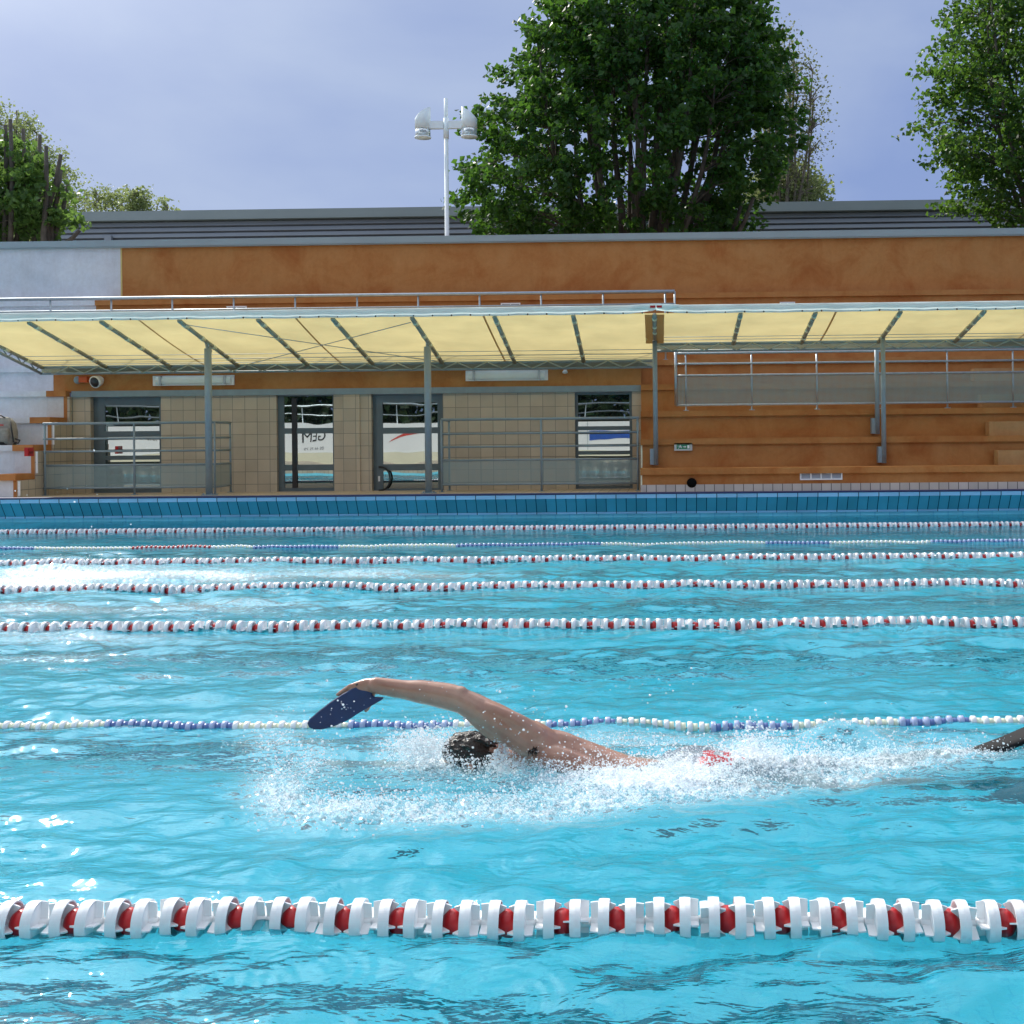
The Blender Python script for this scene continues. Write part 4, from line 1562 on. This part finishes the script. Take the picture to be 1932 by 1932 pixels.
def big_rope(Y, xref, label, axis_h, calm):
    x0v, x1v = PX(0, Y) - 3.2, PX(1932, Y) + 3.2
    t = thing('lane_rope', (xref, Y, 0), label, 'lane rope', LANE_GROUP)
    lod = 0 if Y < 6 else 1
    n0_, n1__ = int((x0v - xref) / SP) - 1, int((x1v - xref) / SP) + 1
    items = []
    cab = []
    for k in range(n0_, n1__ + 1):
        xb = xref + k * SP
        zb_ = hgt(xb, Y) * calm + axis_h
        yb_ = Y + .012 * math.sin(k * .7)
        zn = hgt(xb + SP, Y) * calm + axis_h
        tilt = math.atan2(zn - zb_, SP) * .6
        cab.append((xb, yb_, zb_))
        a0 = random.gauss(0, .28)
        items.append((abs(xb - PX(966, Y)), 'float_ball', BALL, (xb, yb_, zb_), (0, -tilt, 0)))
        for s in (1, -1):
            items.append((abs(xb - PX(966, Y)), 'float_disc', DISC[(s, lod)], (xb + s * .0208, yb_, zb_ + s * .0208 * math.tan(tilt)), (a0 + random.uniform(-.3, .3), -tilt + random.uniform(-.015, .015), random.uniform(-.02, .02))))
    for kind_ in ('float_ball', 'float_disc'):
        its = sorted([q for q in items if q[1] == kind_], key=lambda q: q[0])
        for q in its[:100]:
            o = bpy.data.objects.new(kind_, q[2])
            COL.objects.link(o)
            o.parent = t
            o.location = Vector(q[3]) - t.location
            o.rotation_euler = q[4]
        rest = its[100:]
        if rest:
            vv, ff = [], []
            base = 0
            for q in rest:
                M_ = Matrix.LocRotScale(Vector(q[3]) - t.location, __import__('mathutils').Euler(q[4]), None)
                mm = q[2]
                co = np.empty(len(mm.vertices) * 3, np.float32)
                mm.vertices.foreach_get('co', co)
                co = np.c_[co.reshape(-1, 3), np.ones(len(mm.vertices))] @ np.array(M_).T
                vv.append(co[:, :3])
                ff += [[base + i_ for i_ in p.vertices] for p in mm.polygons]
                base += len(co)
            me_ = bpy.data.meshes.new(kind_ + '_run')
            me_.from_pydata(np.concatenate(vv).tolist(), [], ff)
            me_.materials.append(FLOATW if kind_ == 'float_disc' else REDP)
            me_.polygons.foreach_set('use_smooth', [True] * len(me_.polygons))
            o = bpy.data.objects.new(kind_ + 's', me_)
            COL.objects.link(o)
            o.parent = t
            o['kind'] = 'stuff'
    m = MB().tube([Vector(p) - t.location for p in cab], .006, 6)
    o = m.build('cable', simple('cable_steel', (.4, .4, .42), .4, .6), None)
    o.parent = t
    return t


big_rope(3.39, P(1165, 1727, 3.39).x, 'nearest red and white lane rope, largest floats, in front of the swimmer', .018, .04)
big_rope(8.8, P(1153, 1180, 8.8).x, 'red and white lane rope, first one behind the swimmer and the thin blue rope', .004, .3)
big_rope(11.15, P(1155, 1107, 11.15).x, 'wavy red and white lane rope, second of the three behind the swimmer', .003, .4)
big_rope(13.65, P(1160, 1055, 13.65).x, 'red and white lane rope dipping behind waves, third behind the swimmer', .002, .4)
big_rope(18.4, P(1160, 995, 18.4).x, 'straight red and white lane rope farthest away, just under the blue tiled edge', .008, .4)


def small_disc(mats):
    m = MB()
    prof = [(-.012, .030), (-.010, .033), (.010, .033), (.012, .030)]
    n = 14
    m.loft([[(a, r * math.cos(2 * math.pi * k / n), r * math.sin(2 * math.pi * k / n)) for k in range(n)] for a, r in prof])
    for i in range(len(m.sm)):
        m.mi[i] = 0
    m.tube([(.011, 0, 0), (.036, 0, 0)], .024, 10, 1)
    return m.mesh('float', mats)


PALEB = simple("pale_blue_plastic", (.42, .49, .72), .3, 0, .05, 20)
BLUET = simple('thin_rope_blue', (.11, .18, .42), .3, 0, .1, 20)
SD = {'white': small_disc([FLOATW, CREAMP]), 'blue': small_disc([PALEB, BLUET]), 'red': small_disc([REDP, FLOATW])}


def thin_rope(Y, label, sp, bands, axis_h, calm):
    x0v, x1v = PX(0, Y) - 3.2, PX(1932, Y) + 3.2
    t = thing('thin_lane_rope', (x0v, Y, 0), label, 'lane rope', 'thin ropes of small floats')
    n = int((x1v - x0v) / sp)
    its = []
    cab = []
    for k in range(n):
        xb = x0v + k * sp
        px = float(project(np.array([xb]), np.array([Y]), np.array([0.0]))[0][0])
        col = 'white'
        for a, c_, nm in bands:
            if a <= px < c_:
                col = nm
        z = hgt(xb, Y) * calm + axis_h
        its.append((abs(px - 966), SD[col], (xb - x0v, .008 * math.sin(k), z), random.uniform(0, 6.28)))
        cab.append((xb - x0v, 0, z))
    its.sort(key=lambda q: q[0])
    for q in its[:100]:
        o = bpy.data.objects.new('float', q[1])
        COL.objects.link(o)
        o.parent = t
        o.location = q[2]
        o.rotation_euler = (q[3], 0, 0)
    rest = its[100:]
    if rest:
        vv, ff, mi = [], [], []
        base = 0
        mats = [FLOATW, CREAMP, PALEB, BLUET, REDP]
        for q in rest:
            mm = q[1]
            co = np.empty(len(mm.vertices) * 3, np.float32)
            mm.vertices.foreach_get('co', co)
            vv.append(co.reshape(-1, 3) + np.array(q[2]))
            for p in mm.polygons:
                ff.append([base + i_ for i_ in p.vertices])
                mi.append(mats.index(mm.materials[p.material_index]))
            base += len(co) // 3
        me_ = bpy.data.meshes.new('float_run')
        me_.from_pydata(np.concatenate(vv).tolist(), [], ff)
        for q in mats:
            me_.materials.append(q)
        me_.polygons.foreach_set('material_index', mi)
        me_.polygons.foreach_set('use_smooth', [True] * len(ff))
        o = bpy.data.objects.new('floats', me_)
        COL.objects.link(o)
        o.parent = t
        o['kind'] = 'stuff'
    o = MB().tube(cab, .005, 5).build('cable', STEEL, None)
    o.parent = t


thin_rope(5.82, 'thin rope of small blue and white floats passing behind the swimmer', .0555,
          [(200, 445, 'blue'), (660, 850, 'blue'), (1020, 1155, 'blue'), (1335, 1480, 'blue'), (1690, 1830, 'blue')], -.006, .75)
thin_rope(15.65, 'thin far rope of tiny blue and white floats with a red stretch', .058,
          [(-100, 60, 'blue'), (245, 400, 'red'), (480, 640, 'blue'), (860, 1130, 'blue'), (1440, 1560, 'blue'), (1750, 2000, 'blue')], .002, .8)

# ------------------------------------------------------------------ swimmer
SY = 5.0


def S(px, py, dy=0.0):
    return P(px, py, SY + dy)


def ell_ring(c, d, up, rx, ry, n=20):
    d = d.normalized()
    s = d.cross(up).normalized()
    u = s.cross(d).normalized()
    return [c + s * (rx * math.cos(2 * math.pi * k / n)) + u * (ry * math.sin(2 * math.pi * k / n)) for k in range(n)]


def limb(m, pts, radii, up=Vector((0, -1, 0)), n=18):
    """closed tapered tube with rounded ends; radii: (rx, ry) or r"""
    pts = [Vector(p) for p in pts]
    rs = [(r, r) if not isinstance(r, tuple) else r for r in radii]
    # densify with Catmull-Rom
    P2, R2 = [], []
    for i in range(len(pts) - 1):
        p0, p1, p2, p3 = pts[max(i - 1, 0)], pts[i], pts[i + 1], pts[min(i + 2, len(pts) - 1)]
        for j in range(5):
            s = j / 5
            q = .5 * ((2 * p1) + (p2 - p0) * s + (2 * p0 - 5 * p1 + 4 * p2 - p3) * s * s + (3 * p1 - p0 - 3 * p2 + p3) * s ** 3)
            P2.append(q)
            sm = s * s * (3 - 2 * s)
            R2.append((rs[i][0] * (1 - sm) + rs[i + 1][0] * sm, rs[i][1] * (1 - sm) + rs[i + 1][1] * sm))
    P2.append(pts[-1])
    R2.append(rs[-1])
    rings = []
    N = len(P2)
    d0 = (P2[1] - P2[0]).normalized()
    for q in (1.0, .8, .45):
        k = math.sqrt(max(0, 1 - q * q)) if q < 1 else .12
        rings.append(ell_ring(P2[0] - d0 * min(R2[0]) * q, d0, up, R2[0][0] * max(k, .12), R2[0][1] * max(k, .12), n))
    for i in range(N):
        d = P2[min(i + 1, N - 1)] - P2[max(i - 1, 0)]
        rings.append(ell_ring(P2[i], d, up, R2[i][0], R2[i][1], n))
    d1 = (P2[-1] - P2[-2]).normalized()
    for q in (.45, .8, 1.0):
        k = math.sqrt(max(0, 1 - q * q)) if q < 1 else .12
        rings.append(ell_ring(P2[-1] + d1 * min(R2[-1]) * q, d1, up, R2[-1][0] * max(k, .12), R2[-1][1] * max(k, .12), n))
    m.loft(rings)


def fuse(m, name, mat, voxel, smooth_it=4, parent=None):
    me = m.mesh(name, mat)
    o = link(name, me)
    md = o.modifiers.new('r', 'REMESH')
    md.mode = 'VOXEL'
    md.voxel_size = voxel
    md.use_smooth_shade = True
    s = o.modifiers.new('s', 'SMOOTH')
    s.factor, s.iterations = .5, smooth_it
    bpy.context.view_layer.update()
    ev = o.evaluated_get(bpy.context.evaluated_depsgraph_get())
    me2 = bpy.data.meshes.new_from_object(ev)
    bpy.data.objects.remove(o)
    me2.materials.clear()
    me2.materials.append(mat)
    me2.name = name
    me2.polygons.foreach_set('use_smooth', [True] * len(me2.polygons))
    return link(name, me2, parent)


m = MB()
wrist, elbow, shol = S(708, 1293, -.02), S(872, 1322, -.03), S(1004, 1396, .03)
# recovering arm: forearm, elbow, upper arm, shoulder cap
limb(m, [wrist, S(755, 1300, -.02), S(800, 1306, -.025), S(848, 1315, -.03), elbow + Vector((.005, 0, -.004))],
     [(.034, .028), (.038, .035), (.048, .046), (.054, .053), (.050, .053)])
limb(m, [elbow + Vector((-.01, 0, .004)), S(905, 1340, -.02), S(945, 1363, -.01), S(985, 1387, .01), shol, S(1040, 1412, .06)],
     [(.050, .053), (.057, .068), (.065, .079), (.072, .084), (.078, .078), (.07, .065)])
MB.ball(m, S(868, 1308, -.035), .034, .034, .030)
limb(m, [S(890, 1345, -.03), S(930, 1374, -.02), S(965, 1392, .0)], [.034, .045, .04])
limb(m, [S(888, 1326, -.035), S(935, 1346, -.045), S(975, 1367, -.03), S(1012, 1388, .0)], [.026, .036, .045, .045])
# torso rolled towards the viewer's shoulder
tor = [(968, 1440, .17, .13, .07), (1010, 1428, .17, .185, .095), (1060, 1432, .175, .195, .105), (1120, 1449, .18, .18, .100), (1190, 1468, .18, .158, .090), (1260, 1474, .18, .150, .086), (1330, 1472, .18, .168, .098), (1385, 1478, .18, .15, .095)]
pts = [S(a, b_, dy) for a, b_, dy, _, _ in tor]
rings = []
for i_, (a, b_, dy, rx_, rz_) in enumerate(tor):
    roll = rad(np.interp(a, [960, 1060, 1200, 1390], [30, 30, 18, 6]))
    lat = Vector((0, -math.cos(roll), math.sin(roll)))
    upv = Vector((0, math.sin(roll), math.cos(roll)))
    n = 28
    ring = []
    for k in range(n):
        q = 2 * math.pi * k / n
        cx_, sx_ = math.cos(q), math.sin(q)
        groove = 1 - .07 * math.exp(-(cx_ / .16) ** 2) * (1 if sx_ > 0 else 0)
        ring.append(pts[i_] + lat * (rx_ * math.copysign(abs(cx_) ** .85, cx_)) + upv * (rz_ * sx_ * groove))
    rings.append(ring)
# densify rings linearly
dense = []
for a, c_ in zip(rings[:-1], rings[1:]):
    for j in range(5):
        dense.append([p.lerp(q, j / 5) for p, q in zip(a, c_)])
dense.append(rings[-1])
cA = sum(rings[0], Vector()) / 28
cB = sum(rings[-1], Vector()) / 28
dense = [[cA + (p - cA) * .2 + Vector((-.05, 0, 0)) for p in rings[0]], [cA + (p - cA) * .75 + Vector((-.03, 0, 0)) for p in rings[0]]] + dense + [[cB + (p - cB) * .6 + Vector((.06, 0, 0)) for p in rings[-1]]]
m.loft(dense)
# shoulder blade and lat masses
limb(m, [S(1020, 1398, .05), S(1060, 1410, .08), S(1110, 1428, .10), S(1165, 1446, .11)], [.055, .065, .058, .04])
limb(m, [S(1008, 1420, .02), S(1050, 1432, .0), S(1105, 1450, .02), S(1165, 1468, .05)], [.045, .055, .05, .035])
# far shoulder and far arm reaching ahead under water
limb(m, [S(1030, 1440, .33), S(980, 1462, .36), S(900, 1480, .36), S(830, 1486, .35)], [.07, .062, .052, .045])
limb(m, [S(830, 1486, .35), S(760, 1482, .33), S(690, 1476, .31)], [.044, .040, .028])
limb(m, [S(690, 1476, .31), S(650, 1473, .30)], [(.03, .016), (.04, .014)])
for j in range(4):
    q = S(650, 1473, .30) + Vector((0, -.03 + .02 * j, 0))
    limb(m, [q, q + Vector((-.05, -.004 + .003 * j, -.004)), q + Vector((-.085 - .01 * (j in (1, 2)), -.008 + .005 * j, -.012))], [.0095, .009, .008], n=10)
q = S(672, 1475, .27)
limb(m, [q, q + Vector((-.03, -.03, -.005)), q + Vector((-.055, -.04, -.01))], [.012, .011, .009], n=10)
# neck and head (face down)
hc = S(884, 1424, .13)
limb(m, [S(985, 1428, .17), S(950, 1424, .15), S(925, 1420, .14)], [.065, .060, .060])
hr = Matrix.Rotation(rad(8), 3, 'Y')
m.ball(hc, .112, .074, .080, 28, 18, rot=hr)
m.ball(hc + Vector((.015, 0, -.055)), .075, .06, .075, 22, 14)       # face and jaw
limb(m, [hc + Vector((-.035, 0, -.095)), hc + Vector((-.02, 0, -.122)), hc + Vector((0, 0, -.118))], [.009, .014, .012], n=12)  # nose
limb(m, [hc + Vector((.035, -.02, -.118)), hc + Vector((.035, .02, -.118))], [.009, .009], n=10)   # lips
for s in (-1, 1):
    limb(m, [hc + Vector((.01, s * .074, -.02)), hc + Vector((.022, s * .082, -.035)), hc + Vector((.034, s * .076, -.05))], [.009, .013, .008], n=10)  # ear
    m.ball(hc + Vector((-.03, s * .03, -.085)), .016, .014, .014, 12, 8)      # closed eye
# hand behind the paddle: palm, four fingers, thumb
A, Bp = Vector(S(700, 1291)), Vector(S(588, 1366))
fd = (Bp - A).normalized()
fd.y = 0
fd.normalize()
fl = Vector((fd.z, 0, -fd.x))             # lateral, up and left
if fl.z < 0:
    fl = -fl
nb_ = Vector((0, 1, 0))                   # away from the camera
hb0 = wrist + nb_ * .012
limb(m, [wrist + Vector((.01, 0, 0)), hb0 + fd * .035 + fl * .014, hb0 + fd * .075 + fl * .018, hb0 + fd * .095 + fl * .018], [(.028, .026), (.034, .020), (.041, .016), (.040, .013)], up=nb_)
fing = [(.040, .066), (.0175, .080), (-.004, .076), (-.024, .060)]
for off_, ln in fing:
    b0 = hb0 + fd * .088 + fl * (off_ + .014)
    limb(m, [b0, b0 + fd * ln * .45 + nb_ * .004, b0 + fd * ln * .8 + nb_ * .001, b0 + fd * ln - nb_ * .003], [.0098, .0092, .0086, .0075], n=10)
b0 = hb0 + fd * .03 - fl * .02
limb(m, [b0, b0 + fd * .035 - fl * .03, b0 + fd * .062 - fl * .045], [.013, .011, .009], n=10)
# legs trailing, calves and ankles, feet
limb(m, [S(1360, 1484, .10), S(1480, 1522, .09), S(1600, 1556, .08)], [.088, .076, .056])
limb(m, [S(1600, 1556, .08), S(1680, 1570, .08), S(1800, 1584, .08)], [.054, .055, .032])
limb(m, [S(1800, 1584, .08), S(1830, 1586, .08), S(1862, 1586, .08)], [(.034, .032), (.040, .024), (.036, .014)])
limb(m, [S(1360, 1476, .27), S(1480, 1478, .30), S(1590, 1478, .34), S(1640, 1472, .36)], [.088, .076, .058, .052])
limb(m, [S(1640, 1472, .36), S(1700, 1462, .37), S(1770, 1446, .38), S(1825, 1430, .38)], [.052, .054, .040, .030])
limb(m, [S(1825, 1430, .38), S(1850, 1422, .38), S(1872, 1414, .38)], [(.030, .028), (.034, .018), (.030, .010)])
person = fuse(m, 'person', SKIN, .0048, 4)
tag(person, 'swimmer doing front crawl with arm over the water and face down in the splash', 'person')
# hair cap of wet locks
m = MB()
m.ball(hc + Vector((.004, 0, .008)), .118, .079, .083, 28, 18, rot=hr)
rg = random.Random(3)
for k in range(70):
    a, e = rg.uniform(0, 6.28), rg.uniform(.15, 1.35)
    d = hr @ Vector((.116 * math.cos(a) * math.sin(e), .077 * math.sin(a) * math.sin(e), .082 * math.cos(e)))
    q = hc + Vector((.004, 0, .008)) + d
    m.tube([q - Vector((.012, 0, -.002)), q + d * .04 + Vector((.018, rg.uniform(-.01, .01), 0)), q + Vector((.045, rg.uniform(-.014, .014), -.012))], [.004, .0065, .003], 6)
hair = fuse(m, 'hair', HAIR, .004, 1, person)
m = MB()
limb(m, [S(1285, 1472, .18), S(1340, 1471, .18), S(1400, 1478, .18)], [(.165, .103), (.180, .118), (.176, .112)], up=Vector((0, 0, 1)), n=24)
m.ball(S(1345, 1461, .10), .11, .10, .078)
for dy in (.10, .27):
    limb(m, [S(1370, 1474, dy), S(1420, 1478, dy)], [.096, .098])
fuse(m, 'swim_trunks', TRUNKM, .008, 3, person)
m = MB()
f0, f1 = S(1816, 1432, .38), S(2030, 1342, .38)
rings = []
for u_, hw_, th_ in ((0, .032, .014), (.06, .045, .027), (.15, .05, .030), (.4, .075, .024), (.7, .09, .018), (1.0, .10, .010)):
    c_ = f0.lerp(f1, u_) + Vector((0, 0, -.012 * math.sin(u_ * 3.1)))
    rings.append(ell_ring(c_, f1 - f0, Vector((0, -1, 0)), th_, hw_, 18))
m.loft(rings)
fin_ = m.build('swim_fin', FINM, person)
m = MB()
f0, f1 = S(1830, 1585, .08), S(1985, 1592, .08)
m.loft([ell_ring(f0.lerp(f1, u_), f1 - f0, Vector((0, -1, 0)), th_, hw_, 18) for u_, hw_, th_ in ((0, .05, .034), (.15, .055, .036), (.4, .075, .024), (.7, .09, .016), (1.0, .10, .010))])
m.build('swim_fin', FINM, person)

m = MB()
for k in range(20):
    q = S(1005 + rg.gauss(0, 5), 1413 + rg.gauss(0, 3), -.047)
    m.tube([q + Vector((0, .012, .004)), q + Vector((rg.gauss(0, .004), -.004, -.006)), q + Vector((rg.gauss(.006, .006), -.004, -.022))], [.0022, .002, .001], 5)
m.build('armpit_hair_shade', HAIR, person)  # dark strands, armpit hair that also stands in for the hollow's shade

# hand paddle: outline measured from the photograph, real thickness, held against the palm
zp = [(80, 425), (95, 395), (150, 345), (240, 275), (330, 215), (420, 165), (500, 125), (560, 112), (585, 122), (590, 148), (572, 185), (560, 205), (560, 225), (578, 238), (645, 240), (640, 255), (560, 300), (470, 350), (400, 395),
      (330, 430), (260, 455), (190, 470), (130, 470), (95, 455)]
poly = []
for a, c_ in zp:
    px, py = (680 + a / 3.331) * .827, (1520 + c_ / 3.331) * .827
    q = S(px, py, -.035)
    poly.append(q)
cen = sum(poly, Vector()) / len(poly)
for q in poly:                            # slight lean of the plate and a shallow dish
    q.y += .25 * (q.z - cen.z)
m = MB()
n = len(poly)
inner = [cen + (q - cen) * .94 + Vector((0, -.004, 0)) for q in poly]
back = [q + Vector((0, .010, 0)) for q in poly]
vs = inner + poly + back
fs = [tuple(range(n))] + [(i_, i_ + n, (i_ + 1) % n + n, (i_ + 1) % n) for i_ in range(n)] + [(i_ + n, i_ + 2 * n, (i_ + 1) % n + 2 * n, (i_ + 1) % n + n) for i_ in range(n)] + [tuple(range(3 * n - 1, 2 * n - 1, -1))]
m.add(vs, fs)
pad = m.build('hand_paddle', PADM)
tag(pad, 'dark blue plastic hand paddle held flat on the palm of the raised arm', 'hand paddle')
m = MB()
c_ = wrist + nb_ * .03 + fd * .06
m.tube([c_ + fl * .045 - nb_ * .04, c_ + fl * .046, c_ + fl * .02 + nb_ * .004, c_ - fl * .02 + nb_ * .004, c_ - fl * .035, c_ - fl * .035 - nb_ * .04], .004, 8)
m.build('strap', BLACKP, pad)

# ------------------------------------------------------------------ splash
ICO_V = []
ph = (1 + 5 ** .5) / 2
for a in (-1, 1):
    for c_ in (-ph, ph):
        ICO_V += [(0, a, c_), (a, c_, 0), (c_, 0, a)]
ICO_V = np.array(ICO_V, float)
ICO_V /= np.linalg.norm(ICO_V[0])
from itertools import combinations
el_ = min(np.linalg.norm(ICO_V[i_] - ICO_V[j_]) for i_, j_ in combinations(range(12), 2))
ICO_F = [f_ for f_ in combinations(range(12), 3) if all(abs(np.linalg.norm(ICO_V[p] - ICO_V[q]) - el_) < 1e-6 for p, q in combinations(f_, 2))]
ICO_F = np.array([f_ if np.dot(np.cross(ICO_V[f_[1]] - ICO_V[f_[0]], ICO_V[f_[2]] - ICO_V[f_[0]]), ICO_V[f_[0]]) > 0 else (f_[0], f_[2], f_[1]) for f_ in ICO_F])

cs, rsz = [], []
# drops resting on and flung off the foamy water
near_foam = [q for q in FOAM_GLITTER if q[1] > 1350]
wts = np.array([q[2] * q[3] * q[4] ** 1.5 for q in near_foam])
wts /= wts.sum()
cnt = 26000
pick = rng.choice(len(near_foam), cnt, p=wts)
for k in pick:
    a, b_, ra, rb, s = near_foam[k]
    px, py = a + rng.normal() * ra * .55, b_ + rng.normal() * rb * .50
    if py < 1340 or ((px - 890) / 55) ** 2 + ((py - 1404) / 30) ** 2 < 1 and rng.uniform() < .93 or (1275 < px < 1410 and 1405 < py < 1447 and rng.uniform() < .85):
        continue
    g = G(px, py)
    cs.append((g.x, g.y, rng.exponential(.012) * (1 + 1.6 * (s > .7))))
    rsz.append(.0008 + rng.exponential(.0009))
cs = np.array(cs)
zz = water_h(cs[:, 0][:, None], cs[:, 1][:, None], foam_at(cs[:, 0][:, None], cs[:, 1][:, None])[0])[:, 0]
cs[:, 2] += zz
cs, rsz = list(map(tuple, cs)), list(rsz)


def spray(px0, py0, sx, sy, Y, sY, nn, r0, r1):
    for _ in range(nn):
        p = P(px0 + rng.normal() * sx, py0 + rng.normal() * sy, Y + rng.normal() * sY)
        cs.append(tuple(p))
        rsz.append(r0 * .6 + rng.exponential(r1 * .6))


spray(792, 1410, 28, 18, 5.06, .05, 2200, .0018, .0018)      # burst ahead of the head
spray(828, 1404, 26, 18, 5.02, .05, 420, .0018, .0018)
spray(850, 1446, 50, 13, 4.95, .05, 520, .0018, .0020)
spray(880, 1372, 40, 6, 5.16, .03, 70, .0014, .0012)
spray(945, 1424, 14, 16, 4.94, .02, 700, .0016, .0016)
spray(1010, 1447, 45, 8, 4.9, .03, 800, .0016, .0014)
spray(950, 1446, 30, 10, 4.95, .04, 260, .0016, .0018)
spray(1420, 1400, 24, 22, 5.0, .08, 420, .0018, .0020)      # plume over the hips
spray(1470, 1425, 70, 18, 5.0, .08, 520, .0018, .0020)
spray(1300, 1462, 80, 9, 4.93, .05, 420, .0018, .0018)
spray(1240, 1300, 40, 14, 5.1, .2, 26, .0022, .0018)        # single drops in the air
spray(700, 1320, 60, 30, 4.95, .1, 26, .0022, .0016)
spray(940, 1345, 60, 25, 4.9, .08, 40, .0020, .0018)
spray(590, 1400, 60, 40, 5.0, .2, 120, .0018, .0016)
spray(530, 1470, 60, 50, 5.0, .2, 200, .0018, .0018)
spray(960, 1360, 50, 28, 4.885, .02, 34, .0026, .0016)
spray(800, 1300, 60, 12, 4.92, .02, 10, .002, .0014)
spray(645, 1340, 30, 22, 4.945, .01, 22, .0024, .0014)
spray(1120, 1425, 60, 20, 4.9, .05, 60, .0018, .0014)
spray(1150, 1460, 70, 10, 4.88, .04, 320, .0016, .0016)
spray(1720, 1400, 120, 16, 5.1, .2, 160, .0018, .0014)
spray(1250, 1480, 120, 14, 4.85, .05, 500, .0018, .0020)
spray(100, 1060, 120, 10, 12.4, .4, 160, .003, .003)        # far splash at the left
spray(120, 940, 120, 60, 8.0, 2.0, 26, .003, .002)
cs, rsz = np.array(cs), np.minimum(np.array(rsz), .0065)
hpx, hpy = project(cs[:, 0], cs[:, 1], cs[:, 2])
keep = ~((((hpx - 893) / 46) ** 2 + ((hpy - 1405) / 24) ** 2 < 1) & (rng.uniform(size=len(cs)) < .92))
cs, rsz = cs[keep], rsz[keep]
n = len(cs)
st = 1 + .35 * rng.uniform(size=(n, 1, 1)) * np.array([1, 0, .3])
v = (ICO_V[None] * st * rsz[:, None, None] + cs[:, None]).reshape(-1, 3)
f = (ICO_F[None] + 12 * np.arange(n)[:, None, None]).reshape(-1, 3)
spl = link('water_splash', npmesh('water_splash', v, f, DROPS))
tag(spl, 'white spray of droplets thrown up around the swimmer', 'splash', kind='stuff')
